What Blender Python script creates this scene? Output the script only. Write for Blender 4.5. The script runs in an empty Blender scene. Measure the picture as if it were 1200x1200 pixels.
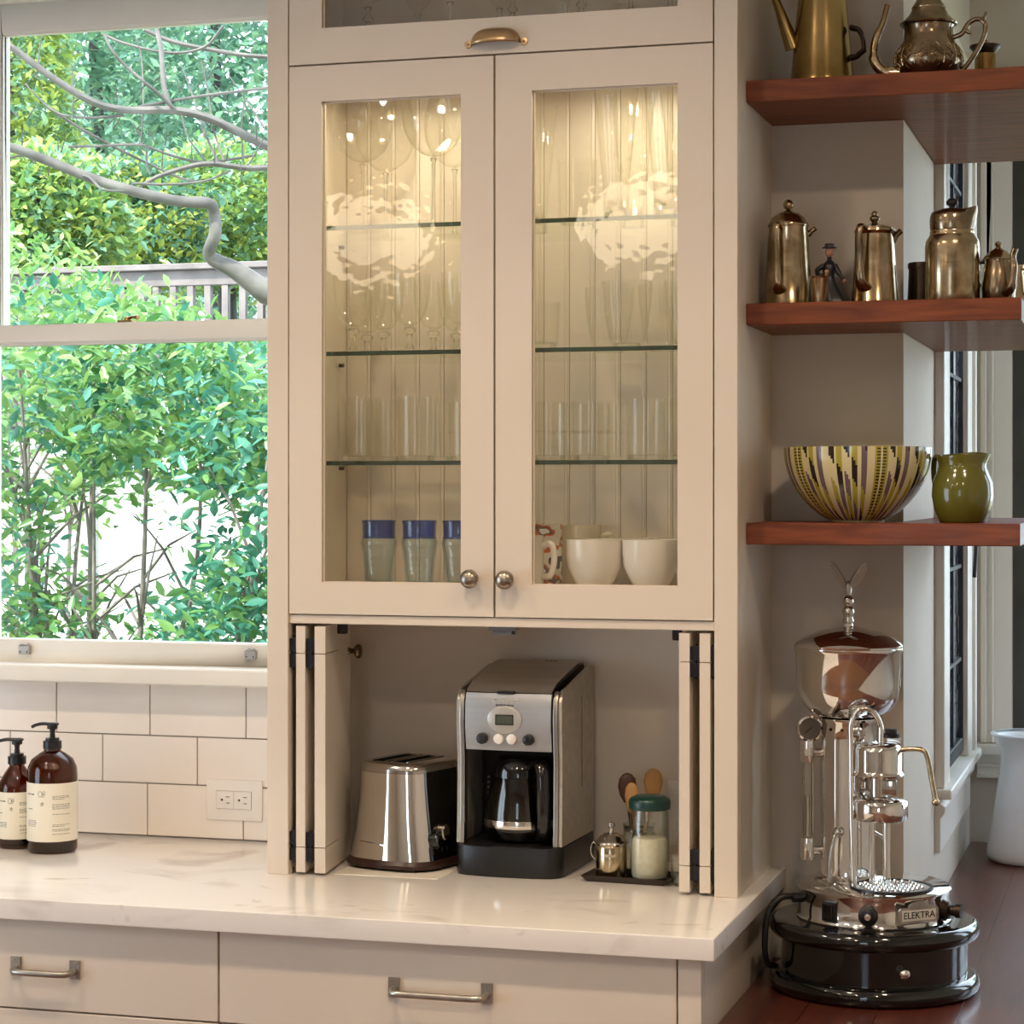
import bpy, bmesh, math, random
from mathutils import Vector, Matrix, Euler, Quaternion
R = math.radians
PI = math.pi
random.seed(7)
scene = bpy.context.scene
col = scene.collection

# ------------------------------------------------------------------ camera
FPX = 2600.0
TH = math.atan(.2923)
CAM = Vector((1.477, -3.55, 1.57))
cam_d = bpy.data.cameras.new('camera')
cam_d.sensor_width = 36.0
cam_d.lens = FPX / 1200 * 36
cam_d.shift_y = -25 / 1200
cam_d.clip_end = 200
cam = bpy.data.objects.new('camera', cam_d)
cam.location = CAM
cam.rotation_euler = (PI / 2, 0, TH)
col.objects.link(cam)
scene.camera = cam

# ------------------------------------------------------------------ world, sun, exposure
W = bpy.data.worlds.new('world')
scene.world = W
W.use_nodes = True
bgn = W.node_tree.nodes['Background']
bgn.inputs[0].default_value = (.72, .86, 1.0, 1)
bgn.inputs[1].default_value = 6.5
sun_d = bpy.data.lights.new('sun_offscreen', 'SUN')
sun_d.energy = 12.0
sun_d.angle = R(3)
sun_d.color = (1, .95, .85)
sun = bpy.data.objects.new('sun_offscreen', sun_d)
sun.rotation_euler = Vector((.30, .62, -.80)).to_track_quat('-Z', 'Y').to_euler()
col.objects.link(sun)

scene.view_settings.view_transform = 'Standard'
scene.view_settings.look = 'None'
scene.view_settings.exposure = -0.26
scene.view_settings.gamma = 1.0
scene.view_settings.use_curve_mapping = False
scene.cycles.max_bounces = 12
scene.cycles.diffuse_bounces = 5
scene.cycles.glossy_bounces = 6
scene.cycles.transmission_bounces = 8
scene.cycles.transparent_max_bounces = 64
scene.cycles.sample_clamp_indirect = 6.0
scene.cycles.use_denoising = True
scene.cycles.caustics_reflective = False
scene.cycles.caustics_refractive = False

WARM = (1.0, .77, .54)
DOWNLIGHT_W = 13.0
PENDANT_E = 3.2
PUCK_W = 1.55

# ------------------------------------------------------------------ helpers
def lin(c):
    if isinstance(c, str):
        c = [int(c[i:i + 2], 16) for i in (0, 2, 4)]
    return tuple(((x / 255) / 12.92 if x / 255 <= .04045 else ((x / 255 + .055) / 1.055) ** 2.4) for x in c) + (1.0,)


def at(px, py, y):
    """a point seen along one direction of the photograph, put at its own depth y"""
    u = (px - 600) / FPX
    v = (575 - py) / FPX
    c, s = math.cos(TH), math.sin(TH)
    r = Vector((c * u - s, s * u + c, v))
    return CAM + r * ((y - CAM.y) / r.y)


class MB:
    def __init__(self):
        self.v, self.f, self.m = [], [], []

    def add(self, vs, fs, mi=0):
        o = len(self.v)
        self.v += [Vector(p) for p in vs]
        for q in fs:
            self.f.append([i + o for i in q])
            self.m.append(mi)
        return self

    def box(self, x0, x1, y0, y1, z0, z1, mi=0):
        vs = [(x, y, z) for z in (z0, z1) for y in (y0, y1) for x in (x0, x1)]
        return self.add(vs, [(0, 2, 3, 1), (4, 5, 7, 6), (0, 1, 5, 4), (2, 6, 7, 3), (0, 4, 6, 2), (1, 3, 7, 5)], mi)

    def prism(self, poly, axis, a, b, mi=0):
        n = len(poly)
        def mk(p, t):
            return {'x': (t, p[0], p[1]), 'y': (p[0], t, p[1]), 'z': (p[0], p[1], t)}[axis]
        vs = [mk(p, a) for p in poly] + [mk(p, b) for p in poly]
        fs = [list(range(n)), list(range(2 * n - 1, n - 1, -1))]
        fs += [(i, i + n, (i + 1) % n + n, (i + 1) % n) for i in range(n)]
        return self.add(vs, fs, mi)

    def lathe(self, prof, n=28, c=(0, 0, 0), mi=0, sx=1.0, sy=1.0, mf=None, axis='z', rib=None):
        c = Vector(c)
        vs, rings, fs, ms = [], [], [], []
        for k, (r, z) in enumerate(prof):
            if r < 1e-6:
                rings.append([len(vs)] * n)
                vs.append((0, 0, z))
            else:
                rings.append(list(range(len(vs), len(vs) + n)))
                for i in range(n):
                    a = 2 * PI * i / n
                    rr = r * (1 + rib(a, k)) if rib else r
                    vs.append((rr * math.cos(a) * sx, rr * math.sin(a) * sy, z))
        for k in range(len(prof) - 1):
            for i in range(n):
                j = (i + 1) % n
                q = [rings[k][i], rings[k][j], rings[k + 1][j], rings[k + 1][i]]
                q = list(dict.fromkeys(q))
                if len(q) >= 3:
                    fs.append(q)
                    ms.append(mf(k, i) if mf else mi)
        out = []
        for p in vs:
            p = Vector(p)
            if axis == 'x':
                p = Vector((p.z, p.x, p.y))
            elif axis == 'y':
                p = Vector((p.x, p.z, p.y))
            elif axis == '-y':
                p = Vector((p.x, -p.z, p.y))
            out.append(p + c)
        o = len(self.v)
        self.v += out
        for q, m_ in zip(fs, ms):
            self.f.append([i + o for i in q])
            self.m.append(m_)
        return self

    def tube(self, pts, r, n=8, mi=0, flat=1.0):
        pts = [Vector(p) for p in pts]
        k = len(pts)
        rs = r if isinstance(r, (list, tuple)) else [r] * k
        t0 = (pts[1] - pts[0]).normalized()
        up = Vector((0, 0, 1)) if abs(t0.z) < .9 else Vector((1, 0, 0))
        nrm = t0.cross(up).normalized()
        vs, fs = [], []
        for i in range(k):
            t = (pts[min(i + 1, k - 1)] - pts[max(i - 1, 0)]).normalized()
            nrm = (nrm - t * nrm.dot(t)).normalized()
            b = t.cross(nrm)
            for j in range(n):
                a = 2 * PI * j / n
                vs.append(pts[i] + nrm * (math.cos(a) * rs[i]) + b * (math.sin(a) * rs[i] * flat))
        for i in range(k - 1):
            for j in range(n):
                fs.append((i * n + j, i * n + (j + 1) % n, (i + 1) * n + (j + 1) % n, (i + 1) * n + j))
        fs.append(tuple(range(n - 1, -1, -1)))
        fs.append(tuple((k - 1) * n + j for j in range(n)))
        return self.add(vs, fs, mi)

    def sphere(self, c, r, n=14, sz=1.0, mi=0):
        prof = [(r * math.sin(PI * k / 10), -r * sz * math.cos(PI * k / 10)) for k in range(11)]
        prof[0] = (0, prof[0][1]); prof[-1] = (0, prof[-1][1])
        return self.lathe(prof, n, c, mi)

    def xf(self, M, start=0):
        for i in range(start, len(self.v)):
            self.v[i] = M @ self.v[i]
        return self

    def build(self, name, mats, parent=None, loc=None, rot=None, bev=0, seg=2, smooth=35, world=True):
        me = bpy.data.meshes.new(name)
        vs = self.v
        if parent is not None and world:
            L = ORIG.get(parent.name, Vector((0, 0, 0)))
            vs = [p - L for p in vs]
        me.from_pydata([tuple(p) for p in vs], [], self.f)
        if not isinstance(mats, (list, tuple)):
            mats = [mats]
        for m_ in mats:
            me.materials.append(M[m_] if isinstance(m_, str) else m_)
        for p, mi in zip(me.polygons, self.m):
            p.material_index = mi
        bm = bmesh.new()
        bm.from_mesh(me)
        bmesh.ops.remove_doubles(bm, verts=bm.verts, dist=1e-6)
        bmesh.ops.recalc_face_normals(bm, faces=bm.faces)
        if bev:
            es = [e for e in bm.edges if len(e.link_faces) == 2 and e.calc_face_angle(0) > R(30)]
            bmesh.ops.bevel(bm, geom=es, offset=bev, segments=seg, profile=.6, affect='EDGES', clamp_overlap=True)
        bm.to_mesh(me)
        bm.free()
        if smooth:
            me.shade_smooth()
            me.set_sharp_from_angle(angle=R(smooth))
        o = bpy.data.objects.new(name, me)
        col.objects.link(o)
        if parent is not None:
            o.parent = parent
            if world:
                ORIG[o.name] = ORIG.get(parent.name, Vector((0, 0, 0)))
        if loc is not None:
            o.location = loc
        if rot is not None:
            o.rotation_euler = rot
        return o


ORIG = {}      # world origin of parents whose parts are given in world coordinates


def tag(o, label=None, cat=None, group=None, kind=None):
    if label: o['label'] = label
    if cat: o['category'] = cat
    if group: o['group'] = group
    if kind: o['kind'] = kind
    return o


def thing(name, loc, label, cat, group=None, rz=0, world=False, kind=None):
    o = bpy.data.objects.new(name, None)
    o.empty_display_size = .03
    o.location = loc
    o.rotation_euler = (0, 0, rz)
    col.objects.link(o)
    if world:
        ORIG[o.name] = Vector(loc)
    return tag(o, label, cat, group, kind)


def dup(root, loc, rz=None, label=None):
    r = root.copy()
    col.objects.link(r)
    r.location = loc
    if rz is not None:
        r.rotation_euler = (0, 0, rz)
    if label:
        r['label'] = label
    for ch in list(root.children):
        c = ch.copy(); col.objects.link(c); c.parent = r
        for g in list(ch.children):
            d = g.copy(); col.objects.link(d); d.parent = c
    return r


def spline(pts, n=6):
    """Catmull-Rom through the points"""
    P_ = [Vector(p) for p in pts]
    P_ = [P_[0] * 2 - P_[1]] + P_ + [P_[-1] * 2 - P_[-2]]
    out = []
    for i in range(1, len(P_) - 2):
        a, b, c, d = P_[i - 1:i + 3]
        for k in range(n):
            t = k / n
            out.append(.5 * ((2 * b) + (c - a) * t + (2 * a - 5 * b + 4 * c - d) * t * t + (3 * b - a - 3 * c + d) * t ** 3))
    out.append(P_[-2])
    return out


def lerp_list(a, b, n):
    return [a + (b - a) * i / (n - 1) for i in range(n)]


def text_mesh(name, body, size, mat, parent, loc, rot, ext=.0004, align='CENTER'):
    cu = bpy.data.curves.new(name, 'FONT')
    cu.body = body
    cu.size = size
    cu.align_x = align
    cu.align_y = 'CENTER'
    cu.extrude = ext
    cu.resolution_u = 3
    t = bpy.data.objects.new(name + '_curve', cu)
    col.objects.link(t)
    dg = bpy.context.evaluated_depsgraph_get()
    me = bpy.data.meshes.new_from_object(t.evaluated_get(dg))
    bpy.data.objects.remove(t)
    bpy.data.curves.remove(cu)
    me.materials.clear()
    me.materials.append(M[mat])
    o = bpy.data.objects.new(name, me)
    col.objects.link(o)
    o.parent = parent
    o.location = loc
    o.rotation_euler = rot
    return o


# ------------------------------------------------------------------ materials
M = {}


def new_mat(name):
    m = bpy.data.materials.new(name)
    m.use_nodes = True
    nt = m.node_tree
    for n in list(nt.nodes):
        nt.nodes.remove(n)
    out = nt.nodes.new('ShaderNodeOutputMaterial')
    M[name] = m
    return nt, out


def N(nt, t, **kw):
    n = nt.nodes.new(t)
    for k, v in kw.items():
        if k.startswith('i_'):
            key = k[2:]
            n.inputs[int(key) if key.isdigit() else key.replace('_', ' ')].default_value = v
        else:
            setattr(n, k, v)
    return n


def mat(name, c, rough=.5, metal=0, c2=None, scale=8, bump=0, bscale=60, spec=None, stretch=(1, 1, 1), detail=3, coat=0, dist=0.0, emis=None, ramp=(.35, .65), rvar=0):
    nt, out = new_mat(name)
    p = N(nt, 'ShaderNodeBsdfPrincipled')
    nt.links.new(p.outputs[0], out.inputs[0])
    p.inputs['Roughness'].default_value = rough
    p.inputs['Metallic'].default_value = metal
    if spec is not None:
        p.inputs['Specular IOR Level'].default_value = spec
    if coat:
        p.inputs['Coat Weight'].default_value = coat
        p.inputs['Coat Roughness'].default_value = .08
    tc = N(nt, 'ShaderNodeTexCoord')
    mp = N(nt, 'ShaderNodeMapping')
    mp.inputs['Scale'].default_value = stretch
    nt.links.new(tc.outputs['Object'], mp.inputs[0])
    a = lin(c)
    b = lin(c2) if c2 else tuple(x * .94 for x in a[:3]) + (1,)
    no = N(nt, 'ShaderNodeTexNoise', i_Scale=scale, i_Detail=detail, i_Distortion=dist)
    nt.links.new(mp.outputs[0], no.inputs['Vector'])
    rp = N(nt, 'ShaderNodeValToRGB')
    rp.color_ramp.elements[0].position = ramp[0]
    rp.color_ramp.elements[1].position = ramp[1]
    rp.color_ramp.elements[0].color = a
    rp.color_ramp.elements[1].color = b
    nt.links.new(no.outputs[0], rp.inputs[0])
    nt.links.new(rp.outputs[0], p.inputs['Base Color'])
    if rvar:
        mr = N(nt, 'ShaderNodeMapRange')
        mr.inputs[3].default_value = max(0, rough - rvar)
        mr.inputs[4].default_value = rough + rvar
        nt.links.new(no.outputs[0], mr.inputs[0])
        nt.links.new(mr.outputs[0], p.inputs['Roughness'])
    if bump:
        n2 = N(nt, 'ShaderNodeTexNoise', i_Scale=bscale, i_Detail=3)
        nt.links.new(mp.outputs[0], n2.inputs['Vector'])
        bp = N(nt, 'ShaderNodeBump', i_Strength=bump, i_Distance=.002)
        nt.links.new(n2.outputs[0], bp.inputs['Height'])
        nt.links.new(bp.outputs[0], p.inputs['Normal'])
    if emis:
        p.inputs['Emission Color'].default_value = (*emis[0], 1)
        p.inputs['Emission Strength'].default_value = emis[1]
    return m_ret(name)


def m_ret(name):
    return M[name]


def glass(name, tint=(.985, .99, .98), edge=(.62, .68, .58), gmin=.035, gmax=.75, rough=.015, bump=0, bscale=6, epow=2.6, gpow=4.0):
    """clear glass: lets light through with a tint, reflects more and looks denser at a slant"""
    nt, out = new_mat(name)
    lw = N(nt, 'ShaderNodeLayerWeight', i_Blend=.5)
    p1 = N(nt, 'ShaderNodeMath', operation='POWER'); p1.inputs[1].default_value = gpow
    p2 = N(nt, 'ShaderNodeMath', operation='POWER'); p2.inputs[1].default_value = epow
    nt.links.new(lw.outputs['Facing'], p1.inputs[0])
    nt.links.new(lw.outputs['Facing'], p2.inputs[0])
    ma = N(nt, 'ShaderNodeMath', operation='MULTIPLY_ADD')
    ma.inputs[1].default_value = gmax
    ma.inputs[2].default_value = gmin
    nt.links.new(p1.outputs[0], ma.inputs[0])
    mc = N(nt, 'ShaderNodeMix', data_type='RGBA')
    mc.inputs[6].default_value = (*tint, 1)
    mc.inputs[7].default_value = (*edge, 1)
    nt.links.new(p2.outputs[0], mc.inputs[0])
    tr = N(nt, 'ShaderNodeBsdfTransparent')
    nt.links.new(mc.outputs[2], tr.inputs[0])
    gl = N(nt, 'ShaderNodeBsdfGlossy', i_Roughness=rough)
    gl.inputs[0].default_value = (1, 1, 1, 1)
    mx = N(nt, 'ShaderNodeMixShader')
    nt.links.new(ma.outputs[0], mx.inputs[0])
    nt.links.new(tr.outputs[0], mx.inputs[1])
    nt.links.new(gl.outputs[0], mx.inputs[2])
    nt.links.new(mx.outputs[0], out.inputs[0])
    if bump:
        tc = N(nt, 'ShaderNodeTexCoord')
        n2 = N(nt, 'ShaderNodeTexNoise', i_Scale=bscale, i_Detail=2)
        nt.links.new(tc.outputs['Object'], n2.inputs['Vector'])
        bp = N(nt, 'ShaderNodeBump', i_Strength=bump, i_Distance=.01)
        nt.links.new(n2.outputs[0], bp.inputs['Height'])
        nt.links.new(bp.outputs[0], gl.inputs['Normal'])
    return M[name]


def wood(name, c, c2, rough=.35, stretch=(1, 12, 12), scale=5, coat=.2):
    return mat(name, c, rough, 0, c2, scale, .15, 30, stretch=stretch, detail=6, dist=.6, ramp=(.3, .7), coat=coat)


def leafmat(name, c, c2, scale=3.0, trans=.35):
    nt, out = new_mat(name)
    tc = N(nt, 'ShaderNodeTexCoord')
    no = N(nt, 'ShaderNodeTexNoise', i_Scale=scale, i_Detail=4)
    nt.links.new(tc.outputs['Generated' if False else 'Object'], no.inputs['Vector'])
    rp = N(nt, 'ShaderNodeValToRGB')
    rp.color_ramp.elements[0].position = .38
    rp.color_ramp.elements[1].position = .62
    rp.color_ramp.elements[0].color = lin(c)
    rp.color_ramp.elements[1].color = lin(c2)
    nt.links.new(no.outputs[0], rp.inputs[0])
    p = N(nt, 'ShaderNodeBsdfPrincipled', i_Roughness=.32)
    nt.links.new(rp.outputs[0], p.inputs['Base Color'])
    t = N(nt, 'ShaderNodeBsdfTranslucent')
    nt.links.new(rp.outputs[0], t.inputs[0])
    mx = N(nt, 'ShaderNodeMixShader', i_0=trans)
    nt.links.new(p.outputs[0], mx.inputs[1])
    nt.links.new(t.outputs[0], mx.inputs[2])
    nt.links.new(mx.outputs[0], out.inputs[0])
    return M[name]


mat('cab_paint', 'DFD3C4', .38, c2='DACEBE', scale=3, bump=.03, bscale=90)
mat('wall_paint', 'D9D0C3', .72, c2='D3CABD', scale=3, bump=.04, bscale=150)
mat('trim_white', 'ECE8E0', .4, c2='E6E2DA', scale=4)
mat('ceiling_paint', 'EDE9E2', .8)
mat('floor_wood', '7A5236', .4, c2='64412A', scale=4, stretch=(1, 10, 1), detail=6)
mat('tile', 'EFE8E2', .12, c2='ECE4DC', scale=6, bump=.02, bscale=20)
mat('grout', '8E867E', .9)
mat('cherry', '8A4A2A', .5, c2='602C19', scale=5, stretch=(1.5, 14, 14), detail=6, dist=.5, coat=.08, spec=.35, ramp=(.3, .7))
mat('desk_wood', '643328', .28, c2='4A231B', scale=5, stretch=(14, 1.5, 14), detail=6, dist=.5, coat=.3, ramp=(.3, .7))
mat('chrome', 'ECEAE6', .05, 1, c2='E4E2DE')
mat('chrome_soft', 'C8C4BE', .14, 1, c2='BDB8B0', scale=10)
mat('brushed', 'B4AFA8', .32, 1, c2='A39E96', scale=60, stretch=(1, 1, .05))
mat('brushed_warm', 'C6C0B6', .42, .75, c2='B9B3A8', scale=60, stretch=(.05, 1, 1))
mat('steel_face', 'B5B8BC', .36, .6, c2='A9ACB0', scale=60, stretch=(.05, 1, 1))
mat('pewter', 'BDB8AF', .33, .9, c2='A09B93', scale=30, bump=.1, bscale=150)
mat('knob_metal', 'C2B9AC', .3, 1, c2='8C8275', scale=30)
mat('brass_old', 'A98A55', .28, 1, c2='7E6438', scale=14, rvar=.1)
mat('brass_pull', 'CDB08A', .30, 1, c2='BC9F78', scale=14)
mat('silver_warm', 'D6C3A2', .20, 1, c2='94805F', scale=22, rvar=.1, detail=5, dist=.8)
mat('silver_dark', 'B09E84', .22, 1, c2='6E5E4C', scale=20, rvar=.1, detail=5)
mat('brass_bright', 'BFA672', .22, 1, c2='8F7848', scale=10, rvar=.06)
mat('dark_bronze', '4A4038', .4, 1, c2='372F29', scale=20)
mat('black_metal', '17161A', .4, .4, c2='222026', scale=30)
mat('black_plastic', '121214', .35, 0, c2='18181A', scale=20)
mat('black_gloss', '0B0B0C', .08, 0, c2='101011', coat=.5)
mat('grey_plastic', '77777A', .4, 0)
mat('white_plastic', 'EDE8E2', .35)
mat('lcd', '5A5F56', .2, 0, c2='444B41')
mat('dark_steel', '4B4742', .25, .9, c2='3A3631', scale=20)
mat('brown_plastic', '3A211A', .35, 0, c2='311A14')
mat('ceramic_white', 'EDE6DC', .18, 0, c2='E6DED3', scale=5)
mat('ceramic_cream', 'E9DFC4', .2, 0, c2='E0D5B8')
mat('vase_white', 'E6E8EC', .16, 0, c2='DFE2E6')
mat('olive_glaze', '6B6926', .15, 0, c2='5A581B', scale=6, coat=.4)
mat('sugar', 'F0E6CF', .8, c2='E7DBC0', scale=120, bump=.3, bscale=300)
mat('green_lid', '0D3A34', .3, 0, c2='0A2F2A')
mat('spoon_light', 'B98A52', .6, 0, c2='A5763F', scale=10, stretch=(1, 1, .2))
mat('spoon_dark', '4A2B1A', .5, 0, c2='3A2013', scale=10)
mat('tray_dark', '231512', .25, 0, c2='2B1B16')
mat('label_cream', 'EFE9D8', .6, 0, c2='EAE3D0')
mat('print_dark', '5A5752', .7)
mat('print_black', '151515', .6)
mat('cord_black', '0E0D0D', .45)
mat('opal', 'FFF6E8', .3, emis=((1, .82, .6), PENDANT_E))
mat('puck_lens', 'FFF6E8', .3, emis=((1, .85, .55), 6.0))
mat('bowl_cream', 'D9CFA0', .2, coat=.4)
mat('bowl_olive', 'A9A03C', .2, coat=.4)
mat('bowl_black', '1B1A1C', .2, coat=.4)
mat('bowl_plum', '6E5F66', .2, coat=.4)
mat('bowl_base', 'C9C07C', .2, coat=.4)
mat('fig_dark', '1D1B22', .35, c2='26242C', scale=40)
mat('fig_skin', 'D2A184', .45)
mat('fig_lace', '5C5862', .5)
mat('mug_orange', 'D86A2C', .25)
mat('mug_navy', '3C4354', .25)
mat('mug_brown', '6B4A35', .25)
mat('paper', 'E8E2D6', .7)
mat('bark', '3E3B37', .8, c2='2E2B28', scale=12, bump=.5, bscale=40, stretch=(1, 1, .4))
mat('bark_grey', '66625B', .8, c2='4C4843', scale=10, bump=.5, bscale=40)
mat('stem_brown', '857F76', .8, c2='625C54', scale=12)
mat('deck_wood', '7A726E', .8, c2='655E5B', scale=8, stretch=(1, 8, 1))
mat('garden_white', 'E2E0DC', .8, c2='D8D6D2')
mat('ground', '8D8468', .95, c2='6E7750', scale=2)
mat('stone_grey', 'A9A8A4', .8, c2='8F8E8A', scale=6)
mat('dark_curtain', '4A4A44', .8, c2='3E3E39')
mat('lead_dark', '23242A', .4, .5, c2='2E2F36')
leafmat('leaf_camellia', '46794A', '7CA65C', 5)
leafmat('leaf_camellia_sky_sheen', '35705C', '5A9A80', 5)  # blue sheen of the sky put into the leaf colour
leafmat('leaf_yellow', 'A8B25A', '86A24C', 2.2)
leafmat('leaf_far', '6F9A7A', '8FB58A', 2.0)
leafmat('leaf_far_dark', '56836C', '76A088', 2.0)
leafmat('leaf_fresh', '678F4A', '90AE62', 4)
glass('pane_door', (.985, .985, .965), (.85, .87, .8), gmin=.05, gmax=.8, rough=.03, bump=.10, bscale=20)
glass('pane_window', (.985, .99, .99), (.85, .9, .9), gmin=.012, gmax=.6, rough=.0)
glass('drinkware', (.992, .992, .982), (.90, .91, .84), gmin=.025, gmax=.50, rough=.015, epow=4.0)
glass('shelf_glass', (.988, .994, .986), (.96, .978, .955), gmin=.02, gmax=.10, rough=.02)
glass('shelf_edge', (.015, .085, .055), (.01, .06, .04), gmin=.10, gmax=.5, rough=.08)
glass('jar_glass', (.96, .975, .955), (.42, .48, .42), gmin=.05, gmax=.75, rough=.02)
glass('aqua_glass', (.925, .965, .975), (.42, .58, .66), gmin=.05, gmax=.6, rough=.03, bump=.2, bscale=40)
glass('cobalt_glass', (.42, .55, .88), (.12, .20, .52), gmin=.06, gmax=.6, rough=.03)
glass('amber_glass', (.50, .25, .07), (.10, .04, .012), gmin=.05, gmax=.6, rough=.02)
glass('carafe_glass', (.55, .52, .48), (.10, .09, .08), gmin=.06, gmax=.7, rough=.01)
glass('leaded_glass', (.82, .90, .99), (.66, .78, .94), gmin=.06, gmax=.35, rough=.05, bump=.6, bscale=18)


def marble():
    nt, out = new_mat('marble')
    p = N(nt, 'ShaderNodeBsdfPrincipled', i_Roughness=.14)
    tc = N(nt, 'ShaderNodeTexCoord')
    mp = N(nt, 'ShaderNodeMapping')
    mp.inputs['Scale'].default_value = (1.0, 1.3, 1.3)
    n1 = N(nt, 'ShaderNodeTexNoise', i_Scale=3.2, i_Detail=7, i_Distortion=1.6)
    n2 = N(nt, 'ShaderNodeTexNoise', i_Scale=9, i_Detail=4, i_Distortion=1.0)
    nt.links.new(tc.outputs['Object'], mp.inputs[0])
    nt.links.new(mp.outputs[0], n1.inputs['Vector'])
    nt.links.new(mp.outputs[0], n2.inputs['Vector'])
    r1 = N(nt, 'ShaderNodeValToRGB')
    e = r1.color_ramp.elements
    e[0].position, e[0].color = .28, lin('CFC8C2')
    e[1].position, e[1].color = .42, lin('EFEBE6')
    x = e.new(.62); x.color = lin('F0ECE7')
    x = e.new(.74); x.color = lin('E4DED8')
    r2 = N(nt, 'ShaderNodeValToRGB')
    r2.color_ramp.elements[0].position, r2.color_ramp.elements[0].color = .24, lin('CFC8C0')
    r2.color_ramp.elements[1].position, r2.color_ramp.elements[1].color = .34, (1, 1, 1, 1)
    nt.links.new(n1.outputs[0], r1.inputs[0])
    nt.links.new(n2.outputs[0], r2.inputs[0])
    mx = N(nt, 'ShaderNodeMix', data_type='RGBA', blend_type='MULTIPLY')
    mx.inputs[0].default_value = .8
    nt.links.new(r1.outputs[0], mx.inputs[6])
    nt.links.new(r2.outputs[0], mx.inputs[7])
    nt.links.new(mx.outputs[2], p.inputs['Base Color'])
    nt.links.new(p.outputs[0], out.inputs[0])


marble()

mat('gauge_face', '5E5850', .3)
mat('lift_metal', 'B4B0AC', .4, .4, c2='A09C98', scale=30)
mat('badge_silver', 'DAD6CC', .35, c2='CFCBC0', scale=30)
mat('bezel_grey', 'BDBBB6', .3, .3, c2='B2B0AB', scale=30)


def solid_glass():
    """thick glass: bends light, half of it let straight through so that it still lights what stands behind"""
    nt, out = new_mat('solid_glass')
    g = N(nt, 'ShaderNodeBsdfGlass', i_Roughness=.0, i_IOR=1.45)
    g.inputs[0].default_value = (.98, .985, .97, 1)
    tr = N(nt, 'ShaderNodeBsdfTransparent')
    tr.inputs[0].default_value = (.98, .985, .97, 1)
    no = N(nt, 'ShaderNodeTexNoise', i_Scale=40)
    bp = N(nt, 'ShaderNodeBump', i_Strength=.05)
    nt.links.new(no.outputs[0], bp.inputs['Height'])
    nt.links.new(bp.outputs[0], g.inputs['Normal'])
    mx = N(nt, 'ShaderNodeMixShader', i_0=.6)
    nt.links.new(tr.outputs[0], mx.inputs[1])
    nt.links.new(g.outputs[0], mx.inputs[2])
    nt.links.new(mx.outputs[0], out.inputs[0])


def mug_pattern():
    nt, out = new_mat('mug_pattern')
    p = N(nt, 'ShaderNodeBsdfPrincipled', i_Roughness=.25)
    tc = N(nt, 'ShaderNodeTexCoord')
    no = N(nt, 'ShaderNodeTexNoise', i_Scale=34, i_Detail=1)
    nt.links.new(tc.outputs['Object'], no.inputs['Vector'])
    rp = N(nt, 'ShaderNodeValToRGB')
    rp.color_ramp.interpolation = 'CONSTANT'
    e = rp.color_ramp.elements
    e[0].position, e[0].color = 0, lin('3C4354')
    e[1].position, e[1].color = .40, lin('E9E0D2')
    x = e.new(.56); x.color = lin('D86A2C')
    x = e.new(.61); x.color = lin('6B4A35')
    x = e.new(.67); x.color = lin('E9E0D2')
    nt.links.new(no.outputs[0], rp.inputs[0])
    nt.links.new(rp.outputs[0], p.inputs['Base Color'])
    nt.links.new(p.outputs[0], out.inputs[0])


solid_glass()
mug_pattern()
# ------------------------------------------------------------------ room shell
CEIL = 2.78
ZC = .91           # worktop
ZD = .75           # wooden desk
XC = 1.05          # corner of the niche


def struct(mb, name, m, parent=None, **k):
    o = mb.build(name, m, parent, **k)
    tag(o, kind='structure')
    return o


struct(MB().box(-2.75, 3.05, -5.15, .48, -.12, 0).box(.92, 3.05, .48, 1.9, -.12, 0), 'floor', 'floor_wood', smooth=0)
struct(MB().box(-2.75, 3.05, -5.15, .48, CEIL, CEIL + .15).box(.92, 3.05, .48, 1.9, CEIL, CEIL + .15), 'ceiling', 'ceiling_paint', smooth=0)
# wall with the sash window; tiles hang on its lower part
WX0, WX1, WZ0, WZ1 = -.80, -.03, 1.2, 2.62
wn = MB()
wn.box(-2.75, WX0, .335, .48, 0, CEIL).box(WX1, .80, .335, .48, 0, CEIL)
wn.box(WX0, WX1, .335, .48, 0, WZ0).box(WX0, WX1, .335, .48, WZ1, CEIL)
wall_n = struct(wn, 'wall_back', 'wall_paint', smooth=0)
struct(MB().box(.80, XC, .325, .48, 0, CEIL), 'wall_niche', 'wall_paint', smooth=0)
# wall running away beside the desk, with the leaded window
RY0, RY1, RZ0, RZ1 = .985, 1.405, 1.0, 2.42
wr = MB()
wr.box(.92, XC, .48, RY0, 0, CEIL).box(.92, XC, RY1, 1.9, 0, CEIL)
wr.box(.92, XC, RY0, RY1, 0, RZ0).box(.92, XC, RY0, RY1, RZ1, CEIL)
struct(wr, 'wall_side', 'wall_paint', smooth=0)
FX0, FX1, FZ0, FZ1 = 1.175, 2.75, 1.0, 2.48
wf = MB()
wf.box(XC, FX0, 1.72, 1.9, 0, CEIL).box(FX1, 3.05, 1.72, 1.9, 0, CEIL)
wf.box(FX0, FX1, 1.72, 1.9, 0, FZ0).box(FX0, FX1, 1.72, 1.9, FZ1, CEIL)
struct(wf, 'wall_far', 'wall_paint', smooth=0)
QY0, QY1, QZ0, QZ1 = 1.05, 1.62, 1.0, 2.45
m = MB().box(2.9, 3.05, -5.15, QY0, 0, CEIL).box(2.9, 3.05, QY1, 1.72, 0, CEIL)
m.box(2.9, 3.05, QY0, QY1, 0, QZ0).box(2.9, 3.05, QY0, QY1, QZ1, CEIL)
struct(m, 'wall_right', 'wall_paint', smooth=0)
w6 = thing('window_6_offscreen', (2.97, (QY0 + QY1) / 2, QZ0), None, None, kind='structure', world=True)
m = MB()
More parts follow.
